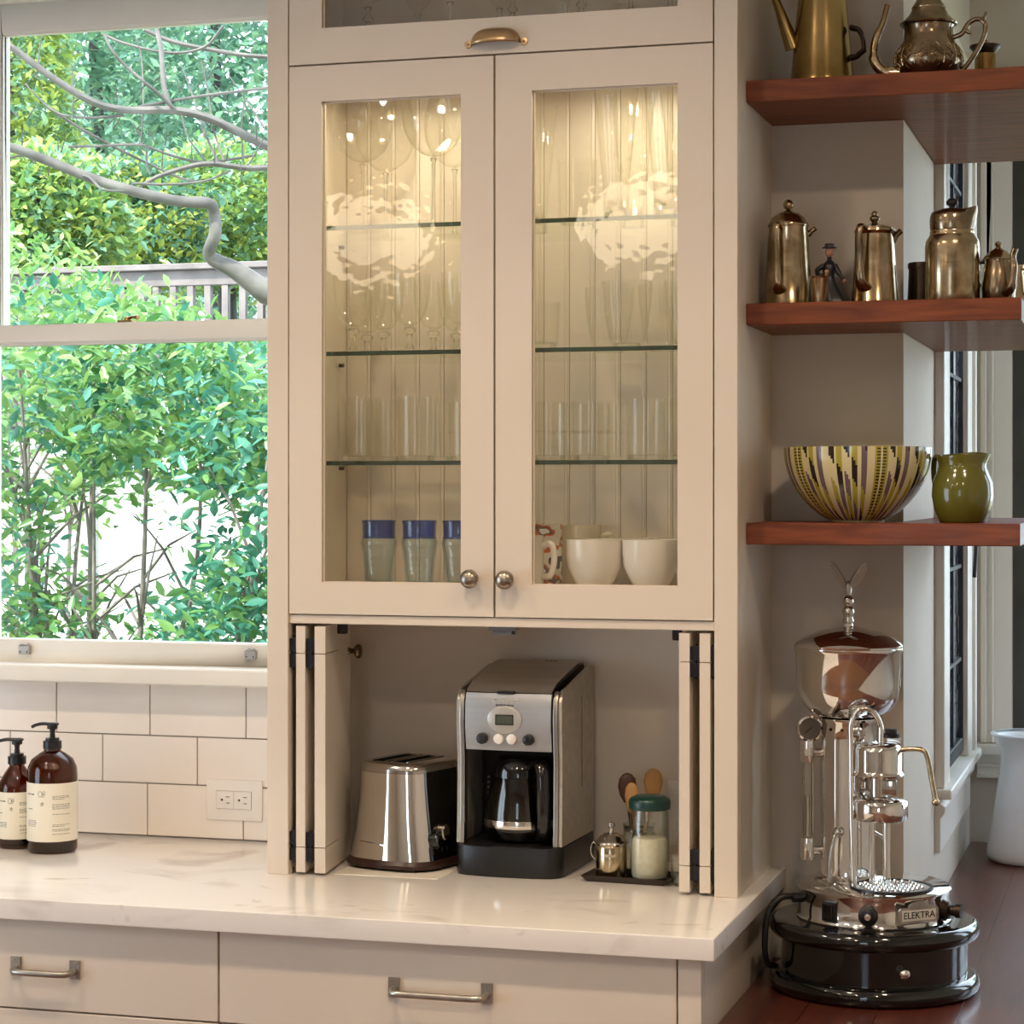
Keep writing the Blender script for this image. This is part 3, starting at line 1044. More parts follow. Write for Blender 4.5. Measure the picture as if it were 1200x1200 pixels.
place(tumbler('tumbler', .031, .034, .110, 'wide plain clear tumbler beside the tall fluted glasses'), [(xat(676, .13), .13, Z1)])
# goblets
def goblet():
    b = [(.010, .047), (.018, .052), (.026, .064), (.033, .085), (.036, .110), (.0365, .135)]
    bowl = [(.001, .045)] + b + [(r - .0018, z) for r, z in b[::-1]] + [(0, .050)]
    stem = [(0, .006), (.009, .006), (.006, .012), (.0045, .022), (.006, .032), (.011, .036), (.012, .040), (.008, .0445), (0, .0448)]
    foot = [(0, 0), (.026, 0), (.0265, .002), (.018, .005), (.010, .0059), (0, .0059)]
    return stemware('water_goblet', (bowl, stem, foot), 'clear short stemmed goblet', cat='goblet')


t = goblet()
gl = 'clear short stemmed goblet in the front row below the balloon wine glasses'
gb = 'clear short stemmed goblet in the back row below the balloon wine glasses'
place(t, [(xat(414, .09), .09, Z2, gl), (xat(480, .09), .09, Z2, gl), (xat(541, .09), .09, Z2, gl),
          (xat(450, .18), .18, Z2, gb), (xat(508, .18), .18, Z2, gb), (xat(430, .25), .25, Z2, gb), (xat(535, .25), .25, Z2, gb)])
t = tumbler('ribbed_tumbler', .026, .042, .113, 'clear ribbed tumbler with rounded sides', ribs=18, bulge=.004)
rl = 'clear ribbed tumbler with rounded sides'
place(t, [(xat(735, .10), .10, Z2, rl + ', foremost of its kind'), (xat(777, .18), .18, Z2, rl + ' behind the foremost one'), (xat(714, .20), .20, Z2, rl + ' behind the foremost one'), (xat(808, .10), .10, Z2, rl + ' close to the cabinet side')])
place(tumbler('rocks_glass', .036, .039, .082, 'low wide clear rocks glass beside the ribbed tumblers', base=.014), [(xat(630, .10), .10, Z2)])
t = tumbler('highball_glass', .033, .035, .112, 'plain clear highball glass')
hl = 'plain clear straight highball glass below the goblets'
place(t, [(xat(421, .09), .09, Z3, hl + ', front one by the cabinet side'), (xat(489, .09), .09, Z3, hl + ', front one by the ringed tumbler'), (xat(452, .18), .18, Z3, hl + ', in the second row'), (xat(510, .19), .19, Z3, hl + ', in the second row'), (xat(425, .26), .26, Z3, hl + ', at the very back')])
t = tumbler('ringed_tumbler', .032, .0335, .100, 'clear tumbler with a ring around its middle', ring=True)
rg = 'clear tumbler with a ring around its middle below the ribbed tumblers'
place(t, [(xat(643, .09), .09, Z3, rg), (xat(692, .09), .09, Z3, rg), (xat(548, .09), .09, Z3, 'clear tumbler with a ring around its middle beside the highball glasses'), (xat(668, .19), .19, Z3, rg), (xat(722, .20), .20, Z3, rg)])
t = tumbler('straight_tumbler', .034, .0345, .103, 'clear straight sided tumbler without a ring')
sl_ = 'clear straight sided tumbler without a ring, beside the ringed tumblers'
place(t, [(xat(757, .08), .08, Z3, sl_), (xat(809, .10), .10, Z3, sl_), (xat(782, .20), .20, Z3, sl_)])


# hand blown blue rimmed tumblers
def blue_tumbler(x, y, label):
    t = thing('blue_rim_tumbler', (x, y, Z4), label, 'glass', 'blue rimmed tumblers on the cabinet floor')
    lo = [(.0225, 0), (.0235, .003), (.0255, .03), (.0285, .060), (.031, .072), (.0320, .077), (.0300, .083)]
    MB().lathe(shell(lo, .003, .010)[:-1] + [(0, .010)], 28).build('body', 'aqua_glass', t, smooth=60)
    MB().lathe([(0, .0003), (.0195, .0003), (.0205, .009), (0, .0095)], 24).build('thick_base', 'aqua_glass', t)
    hi = [(.0298, .0835), (.0285, .088), (.0290, .108), (.0302, .1145), (.0288, .1150), (.0262, .108), (.0258, .088), (.0270, .0835)]
    MB().lathe(hi + [hi[0]], 28).build('rim', 'cobalt_glass', t, smooth=60)
    return t


bl = 'pale aqua handblown tumbler with a cobalt blue rim'
blue_tumbler(xat(444, .07), .07, bl + ', farthest from the mugs')
blue_tumbler(xat(491.5, .07), .07, bl + ', middle of three')
blue_tumbler(xat(539, .07), .07, bl + ', closest to the door knob')

# mugs and cups
def ear(r, z0, z1, out, thick, ang, flat=1.3):
    d = Vector((math.cos(ang), math.sin(ang), 0))
    pts = [d * (r - .002) + Vector((0, 0, z1)), d * (r + out * .75) + Vector((0, 0, z1 + .003)), d * (r + out) + Vector((0, 0, (z0 + z1) / 2 + .006)),
           d * (r + out * .7) + Vector((0, 0, z0 + .004)), d * (r - .002) + Vector((0, 0, z0))]
    return MB().tube(spline(pts, 6), thick, 8, flat=flat)


def mug(name, loc, r, h, ang, label, mtl, pattern=False):
    t = thing(name, loc, label, 'mug', 'mugs and cups on the cabinet floor')
    pr = [(r * .86, 0), (r * .95, .004), (r, .012)] + [(r, .012 + (h - .012) * k / 8) for k in range(1, 9)]
    MB().lathe(shell(pr, .004, .006), 32).build('body', 'mug_pattern' if pattern else mtl, t, smooth=60)
    ear(r, h * .22, h * .80, .022, .0045, ang).build('handle', mtl, t, smooth=60)
    return t


mug('mug', (xat(616, .08), .08, Z4), .031, .090, R(-8), 'white mug whose ear handle shows beside the large cups', 'ceramic_white')
mug('mug', (xat(634, .17), .17, Z4), .037, .108, R(150), 'white mug with orange, navy and brown pattern', 'ceramic_white', True)
mug('mug', (xat(678, .248), .248, Z4), .040, .105, R(10), 'plain cream mug behind the patterned mug', 'ceramic_cream')


def big_cup():
    t = thing('large_cup', (0, 0, Z4), 'large white handleless cup', 'cup', 'mugs and cups on the cabinet floor')
    pr = [(.026, 0), (.027, .003), (.036, .018), (.0445, .036), (.0480, .058), (.0485, .084)]
    MB().lathe(shell(pr, .0035, .008), 40).build('body', 'ceramic_white', t, smooth=60)
    MB().lathe([(.0222, .0002), (.0258, .0002), (.0258, -.0), (.0222, 0)], 30).build('foot_ring', 'ceramic_white', t)
    return t


t = big_cup()
place(t, [(xat(697, .075), .075, Z4, 'large white handleless cup in front, beside the mugs'), (xat(763, .075), .075, Z4, 'large white handleless cup in front, away from the mugs'),
          (xat(733, .185), .185, Z4, 'large white handleless cup half hidden behind the two front ones'), (xat(803, .20), .20, Z4, 'large white handleless cup half hidden behind the two front ones')])

# stemmed glasses behind the transom door
def flute_stem(knops):
    t = thing('champagne_glass', (0, 0, 0), 'tall stemmed glass behind the top transom door', 'glass', 'stemmed glasses behind the transom door')
    b = [(.006, .112), (.018, .122), (.026, .145), (.030, .18), (.030, .22)]
    MB().lathe([(.001, .110)] + b + [(r - .0016, z) for r, z in b[::-1]] + [(0, .114)], 24).build('bowl', 'drinkware', t, smooth=60)
    st = [(0, .0045), (.007, .0045), (.004, .012), (.0035, .045)]
    z = .05
    for k in range(knops):
        st += [(.004, z), (.0095, z + .005), (.0095, z + .008), (.004, z + .013)]
        z += .016
    st += [(.0035, .1), (.007, .1095), (0, .1098)]
    MB().lathe(st, 14).build('stem', 'solid_glass', t, smooth=60)
    MB().lathe([(0, 0), (.032, 0), (.032, .0015), (.010, .004), (.005, .0044), (0, .0044)], 24).build('foot', 'drinkware', t, smooth=60)
    return t


for k, kn in enumerate((1, 3, 2)):
    t = flute_stem(kn)
    lb = ('tall glass with a single knop on its stem behind the transom door', 'tall glass with three knops on its stem behind the transom door', 'tall glass with two knops on its stem behind the transom door')[k]
    t['label'] = lb
    sp = [(.06 + .034 * k * 2 + .205 * j + .016 * (j % 2), .08 + .075 * ((k + j) % 3), 2.318) for j in range(4)]
    place(t, [s for s in sp if s[0] < .765])

# ------------------------------------------------------------------ appliance bay
# coffee maker
cm = thing('coffee_maker', (.407, .20, ZC), 'brushed steel and black drip coffee maker with glass carafe', 'coffee maker', rz=R(-1.5))
hw = .0965
def rr_poly(x0, x1, y0, y1, r0, r1=None, n=5, bulge=0):
    """plan outline with rounded corners, front at y0"""
    r1 = r0 if r1 is None else r1
    pts = []
    for cx, cy, r, a0 in ((x1 - r0, y0 + r0, r0, -90), (x1 - r1, y1 - r1, r1, 0), (x0 + r1, y1 - r1, r1, 90), (x0 + r0, y0 + r0, r0, 180)):
        for k in range(n + 1):
            a = R(a0 + 90 * k / n)
            pts.append((cx + r * math.cos(a), cy + r * math.sin(a)))
    if bulge:
        w = (x1 - x0) / 2
        front = [(x0 + r0 + (x1 - x0 - 2 * r0) * k / 8, y0) for k in range(1, 8)]
        pts = pts + front
        pts = [(x, y - bulge * (1 - ((x - (x0 + x1) / 2) / w) ** 2)) if y < y0 + .5 * (y1 - y0) else (x, y) for x, y in pts]
    return pts


MB().prism(rr_poly(-hw, hw, -.113, .104, .025, .012, bulge=.012), 'z', 0, .052).build('base', 'black_plastic', cm, bev=.004, world=False)
# back tower with steel side skins and black core
MB().box(-.088, .088, .020, .100, .0525, .305).build('rear_tower', 'black_plastic', cm, bev=.004, world=False)
# brew head: overhanging, sloping lid
m = MB()
prof = [(-.098, .2135), (-.104, .25), (-.1035, .295), (-.092, .318), (-.070, .327), (.060, .352), (.092, .352), (.100, .335), (.100, .2135)]
m.prism(prof, 'x', -.079, .079)
m.build('brew_head', 'black_plastic', cm, bev=.002, seg=1, world=False)
# front face plate, curved brushed steel
fp = [(-.0995, .2145), (-.1055, .25), (-.105, .295), (-.0990, .3125)]
vs, fs = [], []
nx = 9
for i in range(nx):
    x = -.077 + .154 * i / (nx - 1)
    b = -.004 * (1 - (x / .077) ** 2)
    for y, z in fp:
        vs.append((x, y - .001 + b, z))
    for y, z in fp:
        vs.append((x, y + .004, z))
L = 8
for i in range(nx - 1):
    for k in range(3):
        fs.append((i * L + k, (i + 1) * L + k, (i + 1) * L + k + 1, i * L + k + 1))
        fs.append((i * L + 4 + k, i * L + 5 + k, (i + 1) * L + 5 + k, (i + 1) * L + 4 + k))
    fs.append((i * L, i * L + 4, (i + 1) * L + 4, (i + 1) * L))
    fs.append((i * L + 3, (i + 1) * L + 3, (i + 1) * L + 7, i * L + 7))
fs += [(0, 1, 2, 3, 7, 6, 5, 4), tuple((nx - 1) * L + k for k in (4, 5, 6, 7, 3, 2, 1, 0))]
face = MB().add(vs, fs).build('face_plate', 'steel_face', cm, world=False)
# lid
lid = MB().prism([(-.0985, .3135), (-.0900, .3215), (-.069, .3305), (.058, .3555), (.092, .3555), (.096, .352), (.060, .3525), (-.070, .3275), (-.091, .3185)], 'x', -.077, .077).build('lid', 'brushed_warm', cm, bev=.001, seg=1, world=False)
MB().box(-.019, .012, -.1075, -.099, .3115, .3165).build('lid_catch', 'black_plastic', lid, bev=.0015, world=False)
for k in range(3):
    MB().box(.012 + k * .008, .017 + k * .008, .072, .078, .3552, .3562).build('vent_slot', 'black_plastic', lid, world=False, smooth=0)
# steel side cheeks
cheek = [(-.101, .0525), (-.098, .10), (-.096, .20), (-.1015, .26), (-.100, .300), (-.088, .318), (.070, .348), (.0985, .348), (.1015, .340), (.1015, .0525)]
for sx in (-1, 1):
    a, b = (.0885, .0950) if sx > 0 else (-.0950, -.0885)
    ck = MB().prism(cheek, 'x', a, b).build('side_cheek', 'brushed_warm', cm, bev=.001, seg=1, world=False)
    strip = [(-.1045, .0525), (-.1010, .10), (-.0992, .20), (-.1048, .26), (-.1030, .300), (-.092, .318), (-.086, .311), (-.084, .0525)]
    c_, d_ = (.0800, .0884) if sx > 0 else (-.0884, -.0800)
    MB().prism(strip, 'x', c_, d_).build('front_strip', 'brushed', ck, bev=.0015, world=False)
    MB().box(min(a, b) - .0004, max(a, b) + .0004, .022, .024, .14, .30).build('seam', 'dark_bronze', ck, world=False, smooth=0)
# display and buttons
yf = -.1105
o = MB().lathe([(0, 0), (.031, 0), (.031, .0030), (.028, .0042), (0, .0042)], 36, (-.004, yf + .002, .2680), axis='-y', sy=.76).build('display_bezel', 'bezel_grey', cm, world=False)
MB().box(-.0185, .0105, yf - .0036, yf - .0026, .2610, .2750).build('display', 'lcd', o, bev=.0008, seg=1, world=False)
MB().box(-.0205, .0125, yf - .0031, yf - .0020, .2590, .2770).build('display_frame', 'black_plastic', o, bev=.0008, seg=1, world=False)
for sx in (-1, 1):
    MB().lathe([(0, 0), (.0100, 0), (.0095, .008), (.007, .0095), (0, .0098)], 20, (-.003 + sx * .0415, yf + .0035, .2350), axis='-y').build('dial', 'black_plastic', cm, world=False)
for x in (-.0150, .0080):
    MB().lathe([(0, 0), (.0092, 0), (.0086, .004), (.006, .0055), (0, .006)], 20, (x, yf + .002, .2350), axis='-y').build('button', 'white_plastic', cm, world=False)
text_mesh('brand_text', 'Cuisinart', .0125, 'badge_silver', cm, (-.004, yf + .0006, .3010), (PI / 2, 0, 0))
text_mesh('model_text', 'EXTREME BREW', .0046, 'print_black', cm, (-.004, yf + .0003, .2925), (PI / 2, 0, 0))
# carafe
cf = MB().lathe(shell([(.052, .0545), (.059, .058), (.0635, .075), (.063, .100), (.057, .135), (.049, .163)], .002, .057), 36, (0, -.030, 0)).build('carafe', 'carafe_glass', cm, smooth=60, world=False)
MB().lathe([(.0642, .077), (.0646, .078), (.0646, .090), (.0642, .091)], 36, (0, -.030, 0)).build('carafe_band', 'chrome', cf, world=False)
MB().lathe([(.0, .163), (.0510, .163), (.0510, .172), (.046, .186), (.041, .196), (0, .198)], 32, (0, -.030, 0)).build('carafe_lid', 'black_gloss', cf, world=False)
MB().tube(spline([(.035, -.060, .186), (.050, -.082, .190), (.060, -.092, .172), (.061, -.094, .12), (.060, -.090, .078), (.052, -.076, .066)], 5), [.0125] * 26, 10, flat=.85).build('carafe_handle', 'black_gloss', cf, world=False)
MB().lathe([(0, .0522), (.052, .0522), (.050, .0542), (0, .0542)], 32, (0, -.030, 0)).build('hot_plate', 'black_gloss', cm, world=False)
for k in range(8):
    MB().box(-.066, -.062, -.018, -.012, .092 + k * .009, .095 + k * .009).build('level_mark', 'grey_plastic', cm, world=False, smooth=0)
pc = MB().tube(spline([(.094 + .407, .285, .935), (.53, .292, .955), (.537, .286, .94), (.540, .270, .9145), (.545, .24, .9135), (.550, .262, .9135)], 6), .003, 8).build('power_cord', 'cord_black')
tag(pc, 'black power cord beside the coffee maker', 'cord')

# toaster
ts = thing('toaster', (.1990, .168, ZC + .0012), 'polished chrome two slice toaster with brown base', 'toaster', rz=R(-15))
ts.scale = (1.12, .90, 1.10)
# local: long axis +y, polished end faces -y
def t_ring(hw_, hl, z, r, n=7):
    return [(x, y, z) for x, y in rr_poly(-hw_, hw_, -hl + .018, hl, r, r, n, bulge=.018)]


levels = [(.078, .102, .016, .036), (.0765, .1005, .025, .036), (.071, .096, .055, .034), (.066, .092, .095, .032), (.063, .089, .130, .030), (.062, .088, .152, .030)]
vs, fs = [], []
for hw_, hl, z, r in levels:
    vs += t_ring(hw_, hl, z, r)
n_ = len(vs) // len(levels)
for k in range(len(levels) - 1):
    for i in range(n_):
        j = (i + 1) % n_
        fs.append((k * n_ + i, k * n_ + j, (k + 1) * n_ + j, (k + 1) * n_ + i))
fs.append(tuple(range(n_ - 1, -1, -1)))
fs.append(tuple((len(levels) - 1) * n_ + i for i in range(n_)))
body = MB().add(vs, fs).build('body', 'chrome', ts, world=False, smooth=50)
tp = [(.0625, .0885, .1525, .030), (.0625, .0885, .158, .030), (.058, .084, .1655, .027), (.052, .078, .168, .024)]
vs, fs = [], []
for hw_, hl, z, r in tp:
    vs += t_ring(hw_, hl, z, r)
for k in range(len(tp) - 1):
    for i in range(n_):
        j = (i + 1) % n_
        fs.append((k * n_ + i, k * n_ + j, (k + 1) * n_ + j, (k + 1) * n_ + i))
fs.append(tuple(range(n_ - 1, -1, -1)))
fs.append(tuple((len(tp) - 1) * n_ + i for i in range(n_)))
top = MB().add(vs, fs).build('top_cap', 'chrome_soft', ts, world=False, smooth=50)
SLOTS = [(x - .0110, x + .0110, -.062, .062, .072, .19) for x in (-.020, .020)]
cut(body, SLOTS)
cut(top, SLOTS)
for x in (-.020, .020):
    m = MB().box(x - .0110, x - .0102, -.062, .062, .072, .1672).box(x + .0102, x + .0110, -.062, .062, .072, .1672)
    m.box(x - .0102, x + .0102, -.062, -.0612, .072, .1672).box(x - .0102, x + .0102, .0612, .062, .072, .1672).box(x - .0102, x + .0102, -.0612, .0612, .072, .0728)
    m.build('bread_slot', 'dark_steel', top, world=False, smooth=0)      # open-topped chute
    MB().box(x - .0135, x - .0112, -.064, .064, .1678, .1697).box(x + .0112, x + .0135, -.064, .064, .1678, .1697).build('slot_rim', 'chrome_soft', top, world=False)
vs = t_ring(.083, .107, 0.004, .040) + t_ring(.0835, .1075, .010, .040) + t_ring(.079, .103, .0162, .038)
fs = []
for k in range(2):
    for i in range(n_):
        j = (i + 1) % n_
        fs.append((k * n_ + i, k * n_ + j, (k + 1) * n_ + j, (k + 1) * n_ + i))
fs += [tuple(range(n_ - 1, -1, -1)), tuple(2 * n_ + i for i in range(n_))]
MB().add(vs, fs).build('base', 'brown_plastic', ts, world=False)
for x, y in ((-.05, -.08), (.05, -.08), (-.05, .08), (.05, .08)):
    MB().lathe([(0, 0), (.008, 0), (.008, .0045), (0, .0045)], 14, (x, y, 0)).build('foot', 'black_plastic', ts, world=False)
# dark control side on +x
vs = []
fs = []
cols = [(-.055, 0), (-.03, 0), (0, 0), (.03, 0), (.055, 0)]
for hw_, hl, z, r in levels[1:]:
    for y, _ in cols:
        vs.append((hw_ + .0012, y, z + .002))
    for y, _ in cols:
        vs.append((hw_ - .006, y, z + .002))
for k in range(len(levels) - 2):
    for i in range(4):
        a = k * 10 + i
        fs.append((a, a + 1, a + 11, a + 10))
    a = k * 10
    fs.append((a, a + 10, a + 15, a + 5)); fs.append((a + 4, a + 9, a + 19, a + 14))
fs.append((0, 5, 6, 7, 8, 9, 4, 3, 2, 1))
e_ = (len(levels) - 2) * 10
fs.append((e_, e_ + 1, e_ + 2, e_ + 3, e_ + 4, e_ + 9, e_ + 8, e_ + 7, e_ + 6, e_ + 5))
pn = MB().add(vs, fs).build('control_panel', 'dark_steel', ts, world=False)
MB().lathe([(0, 0), (.014, 0), (.013, .010), (.011, .012), (0, .0125)], 22, (.0695, -.018, .058), axis='x').build('browning_dial', 'chrome_soft', pn, world=False)
MB().lathe([(0, 0), (.015, 0), (.013, .009), (.009, .015), (0, .017)], 20, (.0695, -.045, .047), axis='x').build('lever_knob', 'black_gloss', pn, world=False)
for k in range(3):
    MB().lathe([(0, 0), (.0042, 0), (.0036, .004), (0, .0045)], 14, (.0735, -.040 + k * .018, .031), axis='x').build('button', 'chrome_soft', pn, world=False)
sh = MB().box(.110, .30, .030, .20, ZC, ZC + .001).build('paper_sheet', 'paper', smooth=0)
tag(sh, 'thin pale sheet lying under the chrome toaster', 'sheet')

# tray with sugar pots
tx, ty = .6165, .112
tr = thing('serving_tray', (tx, ty, ZC), 'small dark rectangular tray holding the sugar pots', 'tray', rz=R(-4))
tr.scale = (1.05, 1.03, 1)
vs = [(-.064, -.032, 0), (.064, -.032, 0), (.064, .04, 0), (-.064, .04, 0), (-.073, -.040, .011), (.073, -.040, .011), (.073, .048, .011), (-.073, .048, .011),
      (-.071, -.038, .011), (.071, -.038, .011), (.071, .046, .011), (-.071, .046, .011), (-.0625, -.0305, .003), (.0625, -.0305, .003), (.0625, .0385, .003), (-.0625, .0385, .003)]
fs = [(3, 2, 1, 0), (12, 13, 14, 15)]
for b in (0, 4, 8):
    for i in range(4):
        fs.append((b + i, b + (i + 1) % 4, b + 4 + (i + 1) % 4, b + 4 + i))
MB().add(vs, fs).build('dish', 'tray_dark', tr, world=False, smooth=0)
MB().box(-.0620, .0620, -.030, .038, .0030, .0034).build('liner', 'black_gloss', tr, world=False, smooth=0)
zt = ZC + .0035
sb = thing('sugar_bowl', (.5825, .1125, zt), 'small lidded silver sugar bowl with a wire handle on the dark tray', 'sugar bowl', rz=R(10))
MB().lathe([(0, 0), (.025, 0), (.0265, .003), (.0265, .046), (.0245, .050), (0, .050)], 32).build('body', 'silver_warm', sb, smooth=50)
MB().lathe([(0, .0502), (.027, .0502), (.0285, .053), (.027, .056), (.024, .057), (.0205, .062), (.012, .067), (.004, .0685), (.0035, .074), (.0065, .0785), (.005, .083), (0, .0845)], 28).build('lid', 'chrome_soft', sb, smooth=50)
MB().tube(spline([(-.026, 0, .050), (-.031, 0, .053), (-.035, 0, .046), (-.034, 0, .034), (-.0265, 0, .026)], 6), .0013, 8).build('handle', 'chrome_soft', sb)
MB().box(-.010, .008, -.0272, -.0262, .034, .0385).build('name_plate', 'silver_warm', sb, smooth=0)
sb.scale = (1.0, 1.0, 1.12)
sj = thing('sugar_shaker', (.6478, .1155, zt), 'fluted glass sugar shaker half full with a dark green lid', 'sugar shaker')
MB().lathe(shell([(.030, 0), (.0325, .003), (.0335, .012), (.0335, .10), (.0325, .112), (.0315, .118)], .0025, .004), 48, rib=lambda a, k: .012 * math.cos(12 * a)).build('jar', 'jar_glass', sj, smooth=60)
MB().lathe([(0, .0045), (.0285, .0045), (.0303, .008), (.0303, .064), (.027, .0705), (0, .069)], 28).build('sugar', 'sugar', sj, smooth=50)
MB().lathe([(.0318, .1185), (.0345, .119), (.0352, .122), (.0352, .132), (.033, .137), (.024, .1415), (0, .143), (0, .1405), (.023, .139), (.0325, .130), (.0318, .1185)], 40, rib=lambda a, k: .008 * math.cos(20 * a) if 1 < k < 4 else 0).build('lid', 'green_lid', sj, smooth=50)
# jar of spoons behind
jx, jy = .6085, .208
jr = thing('spoon_jar', (jx, jy, ZC), 'clear glass jar holding the wooden spoons', 'jar')
MB().lathe(shell([(.028, 0), (.030, .003), (.032, .04), (.030, .062), (.026, .072), (.029, .082)], .002, .004), 30).build('glass_wall', 'jar_glass', jr, smooth=60)
MB().lathe([(.0262, .070), (.0278, .071), (.0278, .074), (.0262, .075)], 30).build('wire_band', 'chrome_soft', jr)


def spoon(dx, dy, lx, ly, h, rw, mtl, label, rz):
    t = thing('wooden_spoon', (jx + dx, jy + dy, ZC + .0050), label, 'spoon', 'wooden spoons in the glass jar')
    d = Vector((lx, ly, h - .03))
    MB().tube([(0, 0, 0), d * .5, d], [.004, .0038, .0045], 8).build('handle', mtl, t)
    m = MB().lathe([(0, -.030), (.006, -.0275), (rw * .8, -.015), (rw, 0), (rw * .85, .014), (rw * .45, .022), (0, .0245)], 20, sy=.35)
    m.xf(Matrix.Translation(d + d.normalized() * .018) @ Matrix.Rotation(rz, 4, 'Z'))
    m.build('spoon_bowl', mtl, t, smooth=60)
    return t


spoon(.006, -.008, -.011, -.016, .140, .0135, 'spoon_light', 'pale wooden spoon leaning forward with a narrow bowl', R(-10))
spoon(-.006, .002, -.014, .002, .152, .0165, 'spoon_dark', 'dark brown wooden spoon with a round bowl', R(10))
spoon(-.004, .016, .022, .002, .160, .0165, 'spoon_light', 'pale wooden spoon with a broad bowl behind the dark one', R(20))
# ribbed glass dish by the folded leaf
rd = thing('ribbed_dish', (.7055, .085, ZC), 'clear ribbed glass dish pushed against the folded bay door', 'dish')
MB().lathe(shell([(.009, 0), (.0115, .003), (.0135, .02), (.0155, .052)], .0012, .003), 48, rib=lambda a, k: .03 * math.cos(24 * a)).build('bowl', 'jar_glass', rd, smooth=60)
MB().lathe([(0, .0003), (.008, .0003), (.008, .0025), (0, .0025)], 20).build('foot', 'jar_glass', rd)


# outlets
def outlet(loc, w, h, label, horiz=True, sc=1.0):
    t = thing('wall_outlet', loc, label, 'outlet')
    rw, rh = (.070, .033) if horiz else (.033, .070)
    g = .0008
    pl = MB().box(-w / 2, w / 2, -.004, 0, -h / 2, h / 2).build('cover_plate', 'white_plastic', t, bev=.0015)
    cut(pl, [(-rw / 2 - g, rw / 2 + g, -.006, -.0012, -rh / 2 - g, rh / 2 + g)])
    for s_ in (-1, 1):
        if horiz:
            x = s_ * .0175
            b_ = (min(s_ * g / 2, s_ * rw / 2), max(s_ * g / 2, s_ * rw / 2), -.0052, -.0012, -rh / 2, rh / 2)
            slots = [(x + .001, x + .009, -.006, -.0022, .0050, .0066), (x + .002, x + .009, -.006, -.0022, -.0066, -.0050), (x - .0092, x - .0048, -.006, -.0022, -.0022, .0022)]
        else:
            z = s_ * .0175
            b_ = (-rw / 2, rw / 2, -.0052, -.0012, min(s_ * g / 2, s_ * rh / 2), max(s_ * g / 2, s_ * rh / 2))
            slots = [(.0050, .0066, -.006, -.0022, z + .001, z + .009), (-.0066, -.0050, -.006, -.0022, z + .002, z + .009), (-.0022, .0022, -.006, -.0022, z - .0092, z - .0048)]
        o = MB().box(*b_).build('receptacle', 'white_plastic', t, smooth=0)
        cut(o, slots)
        m = MB()
        for q in slots:
            m.box(q[0], q[1], -.0026, -.0022, q[4], q[5])
        m.build('socket_contacts', 'dark_bronze', o, smooth=0)
    return t


outlet((-.2010, .3249, .986), .114, .076, 'white double wall outlet on the tiled backsplash')
outlet((.672, .3119, .998), .070, .114, 'white upright wall outlet inside the appliance bay', False)

